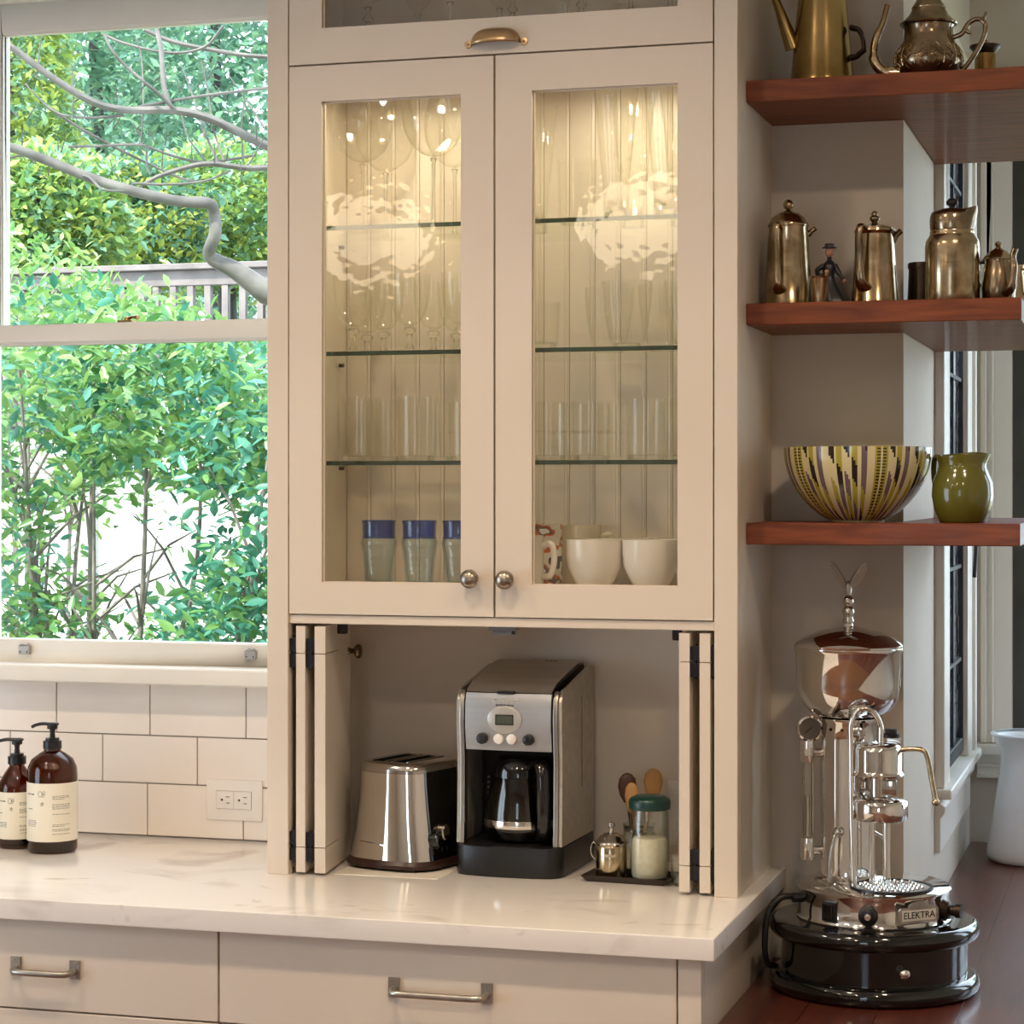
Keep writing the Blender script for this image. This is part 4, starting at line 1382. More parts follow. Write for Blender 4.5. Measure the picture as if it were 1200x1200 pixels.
# ------------------------------------------------------------------ soap bottles on the worktop
def pump_bottle(name, x, y, r, hb, hn, label, cone=False, rz=0):
    t = thing(name, (x, y, ZC), label, 'soap bottle', rz=rz)
    if cone:
        pr = [(r * .9, 0), (r, .006), (r, hb * .72), (r * .93, hb * .80), (r * .6, hb * .93), (.014, hb), (.014, hb + .008)]
    else:
        pr = [(r * .9, 0), (r, .006), (r, hb * .76), (r * .97, hb * .84), (r * .82, hb * .92), (r * .52, hb * .975), (.0155, hb), (.0155, hb + .010)]
    MB().lathe(shell(pr, .003, .005), 40).build('bottle', 'amber_glass', t, smooth=60)
    lq = [(0, .006), (r - .0045, .006), (r - .0042, hb * .28), (0, hb * .28)]
    MB().lathe(lq, 32).build('liquid', 'brown_plastic', t, smooth=40)
    z = hb + .004
    MB().lathe([(.0165, z), (.0165, z + .014), (.0125, z + .0145), (.0125, z + .019), (.0, z + .019)], 28, rib=lambda a, k: .02 * math.cos(28 * a) if k < 2 else 0).build('collar', 'black_plastic', t)
    p = MB().lathe([(0, z + .019), (.0055, z + .019), (.0045, z + .030), (.006, z + .036), (0, z + .036)], 18).build('pump_stem', 'black_plastic', t)
    zt_ = z + .036
    m = MB().lathe([(0, zt_), (.0095, zt_), (.0098, zt_ + .006), (.006, zt_ + .009), (0, zt_ + .009)], 20)
    m.tube(spline([(.012, 0, zt_ + .009), (0, 0, zt_ + .0085), (-.020, 0, zt_ + .0085), (-.034, 0, zt_ + .0055), (-.041, 0, zt_ + .002)], 5), [.003, .004, .005, .005, .005] + [.0048] * 8 + [.0045] * 8, 8, flat=.7)
    m.build('pump_head', 'black_plastic', p)
    # paper label wrapped around
    z0, z1 = hb * .125, hb * .70
    lb = []
    nn = 40
    for i in range(nn + 1):
        a = R(-215) + R(250) * i / nn
        for rr in (r + .0002, r + .0007):
            for zz in (z0, z1):
                lb.append((rr * math.cos(a), rr * math.sin(a), zz))
    fs = []
    for i in range(nn):
        a, b = i * 4, i * 4 + 4
        fs += [(a, b, b + 1, a + 1), (a + 2, a + 3, b + 3, b + 2), (a + 1, b + 1, b + 3, a + 3), (a, a + 2, b + 2, b)]
    fs += [(0, 1, 3, 2), (nn * 4, nn * 4 + 2, nn * 4 + 3, nn * 4 + 1)]
    lab = MB().add(lb, fs).build('paper_label', 'label_cream', t, smooth=40)

    def ink(a0, a1, zz, th, mm):
        k = max(2, int((a1 - a0) / 6) + 1)
        v, f = [], []
        for i in range(k + 1):
            a = R(a0 + (a1 - a0) * i / k)
            v += [((r + .0009) * math.cos(a), (r + .0009) * math.sin(a), zz), ((r + .0009) * math.cos(a), (r + .0009) * math.sin(a), zz + th)]
        f = [(2 * i, 2 * i + 2, 2 * i + 3, 2 * i + 1) for i in range(k)]
        mm.add(v, f)
    mm = MB()
    H = z1 - z0
    rnd = random.Random(5 if cone else 9)
    def words(a0, a1, zz, th):
        a = a0
        while a < a1 - 2:
            w = rnd.uniform(3, 8)
            ink(a, min(a + w, a1), zz, th, mm)
            a += w + 1.8
    # right column of fine print, left column, small mark
    for zf in (.78, .755, .73, .64, .615, .59, .565, .47, .29, .265, .21, .185, .13):
        words(-62, -20 if zf not in (.73, .265) else -35, z0 + H * zf, .0009)
    for zf in (.36, .335, .31, .285, .26):
        words(-128, -100, z0 + H * zf, .0009)
    words(-132, -104, z0 + H * .80, .0022)
    words(-128, -112, z0 + H * .55, .0016)
    mm.build('fine_print', 'print_dark', lab, smooth=0)
    m2 = MB()
    def squig(ac, zc, aw, hh, turns=1):
        pts = []
        for i in range(25 * turns):
            q = 2 * PI * i / 24
            a = R(ac + aw * math.cos(q))
            pts.append(((r + .0010) * math.cos(a), (r + .0010) * math.sin(a), zc + hh * math.sin(q)))
        m2.tube(pts, .00035, 4)
    squig(-90, z0 + H * .82, 5, .005); squig(-83, z0 + H * .80, 3, .003); squig(-81, z0 + H * .84, 3, .003)
    squig(-86, z0 + H * .645, 3, .0025); squig(-84.5, z0 + H * .66, 2, .002)
    m2.build('emblem', 'print_dark', lab, smooth=0)
    return t


pump_bottle('soap_bottle', -.4715, .115, .0455, .184, 0, 'large amber soap bottle with black pump and cream label', rz=R(0))
pump_bottle('soap_bottle', -.5575, .140, .036, .150, 0, 'smaller amber bottle with sloping shoulders and black pump beside the large one', cone=True, rz=R(8))
# ------------------------------------------------------------------ pots on the corner shelves
def vec(a, r, z):
    return Vector((r * math.cos(a), r * math.sin(a), z))


GP = 'old metal pots on the corner shelves'


def ladle_handle(ang, r_top, z_top, z_bot, r_bot, mtl, t, out=.019, w=.0085):
    pts = [vec(ang, r_top - .002, z_top), vec(ang, r_top + out * .8, z_top + .004), vec(ang, r_top + out, z_top - .018), vec(ang, r_top + out * .9, (z_top + z_bot) / 2), vec(ang, r_bot + out * .55, z_bot + .012), vec(ang, r_bot - .001, z_bot)]
    sp = spline(pts, 6)
    k = len(sp)
    rs = [w * (.75 + .9 * (i / (k - 1)) ** 2.5) for i in range(k)]
    return MB().tube(sp, rs, 10, flat=.6).build('handle', mtl, t, smooth=60)


# tall tapered pot with a ball finial
t = thing('coffee_pot', (.8700, .200, SZ[1]), 'tall tapered tarnished pot with domed lid and ball finial', 'coffee pot', GP)
MB().lathe([(0, 0), (.0415, 0), (.0425, .004), (.0405, .007), (.0385, .05), (.0355, .10), (.0330, .136), (.0340, .139), (0, .139)], 40).build('body', 'silver_warm', t, smooth=50)
ld = MB().lathe([(0, .1395), (.0345, .1395), (.0350, .1425), (.0320, .146), (.028, .154), (.019, .161), (.008, .1645), (.0045, .167), (0, .167)], 36).build('lid', 'silver_warm', t, smooth=50)
MB().sphere((0, 0, .1765), .0092).build('finial', 'silver_warm', ld, smooth=60)
ladle_handle(R(-106), .0335, .135, .030, .0395, 'silver_warm', t)
MB().tube(spline([vec(R(20), .033, .125), vec(R(20), .040, .132), vec(R(20), .047, .137)], 4), [.005, .005, .005, .0045, .004, .004, .004, .004, .004], 8).build('spout', 'silver_dark', t, smooth=60)

# small figurine in a dark dress
t = thing('figurine', (.9350, .235, SZ[1]), 'small seated porcelain figurine in dark dress and black hat', 'figurine')
vsd = [(0, 0), (.026, 0), (.0275, .006), (.024, .018), (.018, .034), (.0125, .048), (.0105, .056), (.012, .066), (.0125, .074), (.008, .081), (.0042, .084), (.004, .090), (0, .0905)]
m = MB().lathe(vsd, 24, rib=lambda a, k: .07 * math.cos(7 * a) if k < 5 else 0)
for i, p in enumerate(m.v):
    if p.z < .045:
        m.v[i] = Vector((p.x + (.045 - p.z) * .30, p.y, p.z))
bd = m.build('dress', 'fig_dark', t, smooth=60)
MB().lathe([(0, .0885), (.005, .090), (.0075, .096), (.0075, .102), (.005, .1075), (0, .109)], 16).build('head', 'fig_skin', t, smooth=60)
hd = MB().lathe([(0, .105), (.0125, .1045), (.0125, .106), (.0085, .1065), (.008, .112), (0, .1135)], 20).build('hat', 'fig_dark', t, smooth=40)
MB().lathe([(.0083, .1062), (.0088, .1064), (.0088, .1085), (.0083, .1087)], 20).build('hat_band', 'fig_lace', hd)
MB().tube(spline([(-.009, -.004, .075), (-.020, -.009, .066), (-.014, -.016, .056), (-.003, -.012, .062)], 5), [.0045] * 6 + [.0038] * 5 + [.003] * 5, 8).build('arm', 'fig_dark', t, smooth=60)
MB().tube(spline([(.010, -.004, .075), (.018, -.010, .060), (.026, -.012, .048)], 5), [.0045] * 6 + [.0032] * 5, 8).build('arm', 'fig_dark', t, smooth=60)
MB().sphere((-.003, -.013, .063), .0042).build('hand', 'fig_skin', t)
MB().sphere((.0275, -.0125, .0465), .004).build('hand', 'fig_skin', t)
MB().tube([(-.004, -.012, .060), (-.010, -.013, .045)], .004, 8).build('sleeve', 'fig_skin', t)
MB().sphere((0, -.0078, .099), .0014).build('nose', 'fig_skin', t)

t = thing('metal_beaker', (.9315, .138, SZ[1]), 'tiny tarnished metal beaker in front of the figurine', 'beaker', GP)
MB().lathe(shell([(.0115, 0), (.0120, .003), (.0150, .043), (.0165, .046)], .001, .003), 28).build('body', 'silver_warm', t, smooth=50)
MB().lathe([(.0155, .045), (.0170, .0462), (.0160, .0475), (.0150, .0465)], 28).build('rim', 'silver_warm', t)

t = thing('coffee_pot', (1.0160, .200, SZ[1]), 'shorter panelled tarnished pot with a knobbed finial and front handle', 'coffee pot', GP)
MB().lathe([(0, 0), (.0405, 0), (.0410, .004), (.0385, .010), (.0350, .06), (.0320, .105), (.0305, .121), (.0345, .126), (.034, .129), (0, .129)], 40, rib=lambda a, k: .014 * abs(math.cos(5 * a))).build('body', 'silver_warm', t, smooth=40)
ld = MB().lathe([(0, .1295), (.0300, .1295), (.0290, .133), (.018, .136), (.007, .138), (.0045, .142), (.0085, .146), (.0085, .150), (.005, .153), (.0055, .157), (.003, .1605), (0, .161)], 28).build('lid', 'silver_dark', t, smooth=50)
ladle_handle(R(-112), .030, .128, .030, .036, 'silver_dark', t, out=.024)
MB().tube(spline([vec(R(15), .030, .108), vec(R(15), .036, .120), vec(R(15), .044, .128)], 4), .005, 8).build('spout', 'silver_dark', t)

t = thing('dark_tin', (1.0870, .275, SZ[1]), 'dark grey lidded tin half hidden behind the tall carafe', 'tin', GP)
MB().lathe([(0, 0), (.0265, 0), (.0255, .004), (.0225, .068), (0, .068)], 28).build('body', 'dark_bronze', t, smooth=40)
MB().lathe([(0, .0685), (.0240, .0685), (.0245, .076), (.023, .079), (0, .079)], 28).build('lid', 'dark_bronze', t, smooth=40)

t = thing('vacuum_carafe', (1.1430, .215, SZ[1]), 'wide round shouldered tarnished carafe with lipped neck and black knob', 'carafe', GP)
MB().lathe([(0, 0), (.0440, 0), (.0450, .003), (.0450, .098), (.0435, .108), (.0385, .116), (.0365, .120), (.0375, .1225), (.0365, .125), (0, .125)], 44).build('body', 'silver_warm', t, smooth=50)
m = MB().lathe([(.0362, .1255), (.0372, .130), (.0375, .142), (.0365, .150), (.034, .156), (.020, .161), (0, .163)], 44)
for i, p in enumerate(m.v):
    a = math.atan2(p.y, p.x)
    k = max(0, math.cos(a - R(2))) ** 6
    if p.z > .135 and (p.x ** 2 + p.y ** 2) > .001:
        f_ = (p.z - .135) / .02
        m.v[i] = Vector((p.x * (1 + .20 * k * f_), p.y, p.z + .010 * k * f_))
nk = m.build('spouted_neck', 'silver_dark', t, smooth=50)
MB().lathe([(0, .1632), (.005, .1632), (.005, .166), (.0095, .169), (.010, .174), (.006, .179), (0, .180)], 20).build('knob', 'black_plastic', t, smooth=60)

t = thing('small_teapot', (1.2170, .235, SZ[1]), 'small tarnished teapot with a peaked lid beside the carafe', 'teapot', GP)
MB().lathe([(0, 0), (.024, 0), (.027, .004), (.029, .030), (.026, .055), (.022, .072), (.0225, .076), (0, .076)], 32).build('body', 'silver_dark', t, smooth=50)
ld = MB().lathe([(0, .0765), (.0275, .0765), (.026, .080), (.015, .090), (.006, .0955), (.004, .098), (.0065, .102), (.005, .106), (0, .1075)], 28).build('lid', 'silver_warm', t, smooth=50)
MB().tube(spline([vec(R(-60), .026, .020), vec(R(-55), .040, .028), vec(R(-52), .044, .055), vec(R(-50), .040, .078), vec(R(-50), .046, .092)], 6), [.0085] * 8 + [.0065] * 8 + [.0055] * 9, 10).build('spout', 'silver_dark', t, smooth=60)
MB().tube(spline([vec(R(140), .021, .072), vec(R(140), .042, .074), vec(R(140), .046, .045), vec(R(140), .027, .020)], 6), .003, 8).build('handle', 'silver_dark', t)

t = thing('cream_jug', (1.2400, .330, SZ[1]), 'little tarnished cream jug at the free end of the shelf', 'jug', GP)
MB().lathe(shell([(.013, 0), (.0145, .003), (.0175, .02), (.015, .045), (.0125, .062), (.0150, .076)], .0015, .003), 26).build('body', 'silver_warm', t, smooth=50)
MB().tube(spline([vec(R(-30), .0125, .068), vec(R(-30), .025, .066), vec(R(-30), .026, .040), vec(R(-30), .0165, .022)], 6), .002, 8).build('handle', 'silver_dark', t)

# top shelf
t = thing('coffee_pot', (.9285, .195, SZ[0]), 'tall brass coffee pot with straight spout on the highest shelf', 'coffee pot', GP)
MB().lathe([(0, 0), (.0545, 0), (.0560, .004), (.0545, .008), (.0550, .012), (.0530, .018), (.0455, .10), (.0390, .17), (.036, .20), (.037, .203), (0, .203)], 44).build('body', 'brass_bright', t, smooth=50)
ld = MB().lathe([(0, .2035), (.037, .2035), (.034, .212), (.020, .225), (.006, .231), (.004, .238), (.008, .244), (.005, .252), (0, .253)], 32).build('lid', 'brass_bright', t, smooth=50)
MB().tube([(-.0475, -.010, .070), (-.066, -.018, .125), (-.080, -.024, .165)], [.014, .009, .006], 12).build('spout', 'brass_bright', t, smooth=60)
MB().tube(spline([(.0455, -.010, .050), (.058, -.014, .050), (.066, -.018, .055), (.074, -.022, .060)], 5), [.0055] * 4 + [.005] * 12, 10).tube(spline([(.073, -.021, .058), (.071, -.019, .076), (.064, -.016, .094), (.050, -.012, .100)], 5), [.006] * 8 + [.0075] * 8, 10, flat=.6).build('handle', 'dark_bronze', t, smooth=60)

t = thing('ornate_teapot', (1.1040, .215, SZ[0] + .003), 'ornate embossed metal teapot with curved spout and looping handle', 'teapot', GP)
MB().lathe([(0, .008), (.036, .008), (.048, .016), (.0575, .034), (.0555, .052), (.047, .066), (.0415, .074), (.040, .092), (.0425, .098), (0, .099)], 48).build('body', 'silver_dark', t, smooth=50)
m = MB()      # embossed band of scrolls and straps
rnd = random.Random(4)
def br(z):      # radius of the body at height z
    pr = [(.0, .016), (.0480, .016), (.0575, .034), (.0555, .052), (.047, .066)]
    for (r0, z0), (r1, z1) in zip(pr, pr[1:]):
        if z0 <= z <= z1:
            return r0 + (r1 - r0) * (z - z0) / max(z1 - z0, 1e-6)
    return .047


for k in range(14):
    a = 2 * PI * k / 14
    h = 2 * PI / 14
    for dz in (.030, .046, .060):
        for sg in (-1, 1):
            m.tube([vec(a + h * u * .5, br(dz + .006 * sg * (1 - abs(2 * u - 1)) - .003) + .0004, dz + .006 * sg * (1 - abs(2 * u - 1)) - .003) for u in (0, .25, .5, .75, 1)], .0010, 5)
    m.tube([vec(a + h * .75, br(z) + .0004, z) for z in (.028, .038, .048, .058)], .0011, 5)
    m.tube([vec(a + h * (.5 + .5 * u), br(.044) + .0006, .044) for u in (0, .5, 1)], .0010, 5)
m.build('embossing', 'silver_warm', t, smooth=0)
ld = MB().lathe([(0, .0995), (.0465, .0995), (.0480, .1025), (.0420, .107), (.033, .116), (.0275, .126), (.0285, .129), (.020, .142), (.008, .151), (.005, .157), (.009, .163), (.006, .170), (0, .172)], 40).build('lid', 'silver_dark', t, smooth=50)
MB().tube(spline([(-.048, -.012, .020), (-.072, -.018, .022), (-.088, -.022, .042), (-.086, -.022, .075), (-.074, -.019, .105), (-.066, -.017, .135)], 6), [.012] * 6 + [.009] * 8 + [.0065] * 8 + [.005] * 9, 12).build('spout', 'silver_warm', t, smooth=60)
MB().tube(spline([(.040, .004, .078), (.055, .003, .084), (.066, .002, .100), (.080, .001, .106), (.092, 0, .098), (.092, 0, .080), (.082, 0, .058), (.068, 0, .036), (.056, 0, .022)], 5), .0042, 10).tube([(.089, 0, .103), (.092, 0, .109), (.0945, 0, .117)], [.0042, .003, .002], 8).tube([(.060, .002, .089), (.066, 0, .084), (.070, 0, .0825)], [.0042, .003, .002], 8).build('handle', 'silver_dark', t, smooth=60)
for a in (-135, -45, 45, 135):
    MB().tube([vec(R(a), .040, .014), vec(R(a), .043, .004), vec(R(a), .046, .0)], [.006, .004, .005], 8).build('foot', 'silver_dark', t)
t = thing('small_canister', (1.1820, .415, SZ[0]), 'little brass canister with dark flared rim behind the ornate teapot', 'canister', GP)
MB().lathe([(0, 0), (.018, 0), (.0185, .003), (.0165, .008), (.0185, .030), (.0185, .088), (0, .088)], 28).build('body', 'brass_old', t, smooth=50)
MB().lathe([(.0170, .0882), (.0185, .090), (.027, .100), (.0265, .103), (.014, .102), (0, .1025)], 28).build('rim', 'dark_bronze', t, smooth=50)
MB().lathe([(0, .1027), (.006, .1027), (.007, .108), (.004, .113), (0, .114)], 14).build('knob', 'brass_old', t)

# bottom shelf: patterned bowl
t = thing('patterned_bowl', (.9870, .200, SZ[2]), 'wide bowl patterned in yellow, black and plum lozenges', 'bowl')
outer = []
for k in range(49):
    q = k / 48
    outer.append((.046 + .0775 * (1 - (1 - q) ** 2.1) ** .80, .0035 + .122 * q))
prof = [(0, .0005), (.045, .0005)] + outer + [(.1205, .1262), (.117, .1235)] + [(r - .005, z) for r, z in outer[::-1] if z > .01] + [(0, .009)]
NS = 240


def bowl_mf(k, i):
    if k < 2 or k > 49:
        return 4 if k > 49 else 0
    kk = k - 2
    rep_, c = divmod(i, 24)
    if c in (2, 3, 4, 6, 7, 8) and rep_ % 2 == 0:
        return 2 if kk % 2 == 0 and c not in (2, 8) and kk > 3 else 1
    for q, (c0, cols) in enumerate(((2, (3, 1, 0, 2)), (6, (1, 3, 2, 1)), (10, (2, 1, 3, 0)), (14, (1, 3, 1, 2)), (19, (3, 2, 1, 3)))):
        if c0 <= c <= c0 + 3:
            if q < 2 and rep_ % 2 == 0:
                continue
            u = kk + 2.6 * (c - c0) + 5 * q
            return cols[int(u // 14) % 4] if c < c0 + 3 else 0
    return 0


MB().lathe(prof, NS, mf=bowl_mf).build('bowl', ['bowl_cream', 'bowl_olive', 'bowl_black', 'bowl_plum', 'bowl_base'], t, smooth=60)
MB().lathe([(.030, 0), (.044, 0), (.044, .0005), (.030, .0005)], 40).build('foot_ring', 'bowl_black', t)

t = thing('olive_jug', (1.1620, .185, SZ[2]), 'small glossy olive green jug with a pinched lip', 'jug')
m = MB().lathe(shell([(.036, 0), (.0385, .003), (.046, .022), (.0505, .045), (.0490, .066), (.0425, .083), (.0385, .092), (.0385, .100), (.0415, .108), (.0425, .114)], .003, .004), 40)
for i, p in enumerate(m.v):
    a = math.atan2(p.y, p.x)
    if p.z > .090:
        f_ = (p.z - .090) / .024
        k = max(0, math.cos(a - R(5))) ** 4
        m.v[i] = Vector((p.x * (1 + .08 * k * f_), p.y * (1 - .15 * f_ * abs(math.cos(a))), p.z + f_ * (.004 * math.cos(a - R(40)) - .004 * k)))
m.build('body', 'olive_glaze', t, smooth=60)
MB().tube(spline([(-.036, .004, .106), (-.046, .020, .108), (-.050, .038, .085), (-.046, .036, .052), (-.040, .028, .040)], 6), .005, 10).build('handle', 'olive_glaze', t, smooth=60)

# ------------------------------------------------------------------ espresso machine on the desk
E0 = (1.022, .138, ZD)
es = thing('espresso_machine', E0, 'polished chrome upright espresso machine with eagle finial on black drum base', 'espresso machine')
CH = 'chrome'


def disc(r, z0, z1, e=.012, n=64):
    mid = (z0 + z1) / 2
    h = (z1 - z0) / 2
    pr = [(0, z0), (r - e, z0)] + [(r - e + e * math.cos(R(a)), mid + h * math.sin(R(a))) for a in range(-75, 90, 15)] + [(r - e, z1), (0, z1)]
    return MB().lathe(pr, n)


dm = MB().lathe([(0, .0302), (.152, .0302), (.152, .0878), (0, .0878)], 64).build('drum', 'black_gloss', es, smooth=50)
disc(.172, 0, .030).build('lower_disc', 'black_gloss', es, smooth=50)
disc(.172, .088, .117).build('upper_disc', 'black_gloss', es, smooth=50)


def on_rim(ang, r, z):
    return Vector((r * math.cos(R(ang)), r * math.sin(R(ang)), z))


def out_lathe(prof, ang, r, z, n=18):
    m = MB().lathe(prof, n, axis='x')
    m.xf(Matrix.Translation(on_rim(ang, r, z)) @ Matrix.Rotation(R(ang), 4, 'Z'))
    return m


out_lathe([(0, 0), (.004, 0), (.004, .006), (.0085, .009), (.0090, .013), (.007, .018), (0, .020)], -66, .1515, .056).build('drawer_knob', CH, dm, smooth=60)
base = MB().lathe([(0, .1172), (.126, .1172), (.1275, .120), (.124, .124), (.1235, .160), (.126, .164), (.1265, .168), (.122, .172), (0, .172)], 64).build('chrome_base', CH, es, smooth=50)
# switch, power button, steam knob, badge
m = MB().box(-.001, .005, -.0135, .0135, -.016, .016)
m.xf(Matrix.Translation(on_rim(-117.5, .1225, .141)) @ Matrix.Rotation(R(-117.5), 4, 'Z'))
m.build('switch_frame', 'black_plastic', base, bev=.001, seg=1)
m = MB().box(.005, .008, -.009, .009, -.012, .012)
m.xf(Matrix.Translation(on_rim(-117.5, .1225, .141)) @ Matrix.Rotation(R(-117.5), 4, 'Z'))
m.build('rocker_switch', 'black_gloss', base, bev=.001, seg=1)
out_lathe([(0, 0), (.016, 0), (.016, .004), (.012, .006), (.012, .010), (.007, .012), (0, .013)], -87, .1225, .140).build('pilot_lamp', 'black_plastic', base, smooth=40)
out_lathe([(0, .0132), (.006, .0132), (.005, .016), (0, .0165)], -87, .1225, .140).build('pilot_lens', CH, base)
out_lathe([(0, 0), (.015, 0), (.015, .006), (.009, .009), (.009, .016), (.0115, .017), (.0115, .026), (0, .027)], -12, .1225, .138).build('drain_knob', 'dark_bronze', base, smooth=40)
AB = -49.5
m = MB().prism([(-.038, -.0085), (-.034, -.0125), (.034, -.0125), (.038, -.0085), (.038, .0085), (.034, .0125), (-.034, .0125), (-.038, .0085)], 'x', .0, .003)
m2 = MB().prism([(-.020, .0125)] + [(.020 * math.cos(R(180 - a)), .0125 + .009 * math.sin(R(a))) for a in range(15, 180, 15)] + [(.020, .0125)], 'x', .0, .003)
m.add(m2.v, m2.f)
m.xf(Matrix.Translation(on_rim(AB, .1265, .141)) @ Matrix.Rotation(R(AB), 4, 'Z'))
bdg = m.build('badge', 'pewter', base, smooth=0)
m = MB().box(.003, .0036, -.032, .032, -.0085, .0085)
m.xf(Matrix.Translation(on_rim(AB, .1265, .141)) @ Matrix.Rotation(R(AB), 4, 'Z'))
m.build('badge_field', 'badge_silver', base, smooth=0)
text_mesh('badge_lettering', 'ELEKTRA', .0150, 'print_black', base, on_rim(AB, .1304, .141), (PI / 2, 0, R(AB + 90)), ext=.0003)
# drip grid
gc = Vector((.034, -.040, .172))
MB().lathe([(.062, 0), (.068, 0), (.068, .004), (.062, .004), (.062, 0)], 44, gc).build('drip_ring', 'black_plastic', base)
gr = MB().lathe([(0, .0002), (.0615, .0002), (.0615, .003), (0, .0045)], 44, gc).build('drip_grid', 'chrome_soft', base)
m = MB()
for ix in range(-4, 5):
    for iy in range(-4, 5):
        x, y = ix * .0125 + (.006 if iy % 2 else 0), iy * .0115
        if x * x + y * y < .053 ** 2:
            m.lathe([(0, .0035), (.0032, .0035), (.0026, .0062), (0, .0068)], 8, gc + Vector((x, y, 0)))
m.build('drip_studs', CH, gr)
# boiler column
bc = Vector((-.046, .030, 0))
boil = MB().lathe([(0, .1722), (.058, .1722), (.060, .176), (.054, .180), (.0475, .182), (.0470, .405), (.0475, .432), (.0500, .436), (.0500, .441), (0, .441)], 48, bc).build('boiler', CH, es, smooth=50)
for a in (-150, -120, -95):
    out_lathe([(0, 0), (.003, 0), (.002, .002), (0, .0022)], a, .0472, .424, 8).xf(Matrix.Translation(bc)).build('rivet', 'dark_bronze', boil)
MB().lathe([(0, 0), (.012, 0), (.012, .004), (.007, .006), (0, .0065)], 18, axis='-y').xf(Matrix.Translation(bc + Vector((.022, -.042, .418)))).build('boiler_bolt', 'chrome_soft', boil)
bowl = MB().lathe([(.040, .4412), (.050, .4425), (.068, .452), (.081, .470), (.0865, .495), (.0875, .550), (.0905, .553), (.0905, .558), (0, .558)], 56, bc).build('hopper', CH, es, smooth=50)
lid = MB().lathe([(0, .5582), (.0895, .5582), (.0905, .562), (.0875, .566), (.075, .575), (.050, .586), (.020, .592), (.008, .594), (.0075, .598), (0, .598)], 56, bc).build('hopper_lid', CH, es, smooth=50)
fin = MB().lathe([(0, .5982), (.008, .5982), (.0095, .603), (.0075, .608), (.0085, .612), (.0105, .618), (.008, .624), (.006, .627), (.0095, .633), (.008, .640), (.004, .645), (0, .646)], 24, bc).build('finial_stem', 'chrome_soft', lid, smooth=60)
m = MB()      # eagle: body, head, two raised feathered wings
m.lathe([(0, .644), (.005, .646), (.0062, .654), (.005, .663), (.0032, .668), (0, .670)], 14, bc)
for sx in (-1, 1):
    wl, ww = (.054, .0085) if sx < 0 else (.052, .0105)
    out_ = [(0, -.0015), (.010, -ww * .55), (.022, -ww * .9), (.034, -ww), (.044, -ww * .75), (wl, -ww * .1), (wl * .97, ww * .2), (.044, ww * .55), (.034, ww * .5), (.022, ww * .55), (.010, ww * .4), (0, .0015)]
    w_ = MB().prism(out_, 'z', -.0010, .0010)
    for q in range(6):
        x0 = .008 + q * .006
        w_.tube([(x0, ww * .35, 0), (x0 + .006, -ww * .2, 0), (x0 + .011, -ww * .85, 0)], [.0016, .0018, .0010], 6)
    w_.tube([(0, .001, 0), (.02, ww * .45, 0), (.04, ww * .4, 0), (wl, 0, 0)], [.0028, .0024, .0020, .0010], 6)
    an = R(60)
    X_ = Vector((sx * math.cos(an), 0, math.sin(an)))
    Y_ = Vector((-sx * math.sin(an), -.25, math.cos(an))).normalized()
    Z_ = X_.cross(Y_)
    Y_ = Z_.cross(X_)
    Mw = Matrix(((X_.x, Y_.x, Z_.x, 0), (X_.y, Y_.y, Z_.y, 0), (X_.z, Y_.z, Z_.z, 0), (0, 0, 0, 1)))
    w_.xf(Matrix.Translation(bc + Vector((sx * .002, 0, .655))) @ Mw)
    m.add(w_.v, w_.f)
m.build('eagle', 'pewter', lid, smooth=50)
# sight glass and gauge on the side
sx_, sy_ = -.112, .012
sgs = []
for z in (.385, .222):
    m = MB()
    m.lathe([(0, -.018), (.0115, -.018), (.0125, -.010), (.0125, .012), (.0115, .018), (0, .018)], 18, (sx_, sy_, z))
    m.tube([(sx_ + .010, sy_ + .002, z - .003), (sx_ + .036, sy_ + .010, z - .003)], .0075, 10)
    m.tube([(sx_ + .024, sy_ + .006, z - .003), (sx_ + .030, sy_ + .008, z - .003)], .0100, 10)
    sgs.append(m.build('gauge_fitting', CH, es, smooth=50))
sgf = sgs[0]
MB().tube([(sx_, sy_, .241), (sx_, sy_, .366)], .0075, 14).build('sight_glass', 'jar_glass', sgf)
MB().tube([(sx_ - .008, sy_ + .006, .241), (sx_ - .008, sy_ + .006, .366)], .002, 8).tube([(sx_ + .008, sy_ + .006, .241), (sx_ + .008, sy_ + .006, .366)], .002, 8).tube([(sx_, sy_, .243), (sx_, sy_, .31)], .004, 8).build('guard_rods', 'chrome_soft', sgf)
ga = -70
gm = MB().lathe([(0, -.014), (.018, -.014), (.0215, -.006), (.0215, .006), (.0185, .008), (.0185, .005), (0, .005)], 28, axis='x')
gm.xf(Matrix.Translation((sx_ + .004, sy_ - .004, .423)) @ Matrix.Rotation(R(ga), 4, 'Z'))
gg = gm.build('pressure_gauge', CH, es, smooth=45)
gm = MB().lathe([(0, .0052), (.0182, .0052), (.0182, .0060), (0, .0060)], 28, axis='x')
gm.xf(Matrix.Translation((sx_ + .004, sy_ - .004, .423)) @ Matrix.Rotation(R(ga), 4, 'Z'))
gm.build('gauge_dial', 'gauge_face', gg)
gm = MB().box(.0062, .0068, -.012, .004, -.0008, .0008)
gm.xf(Matrix.Translation((sx_ + .004, sy_ - .004, .423)) @ Matrix.Rotation(R(ga), 4, 'Z') @ Matrix.Rotation(R(40), 4, 'X'))
gm.build('gauge_needle', 'print_black', gg, smooth=0)
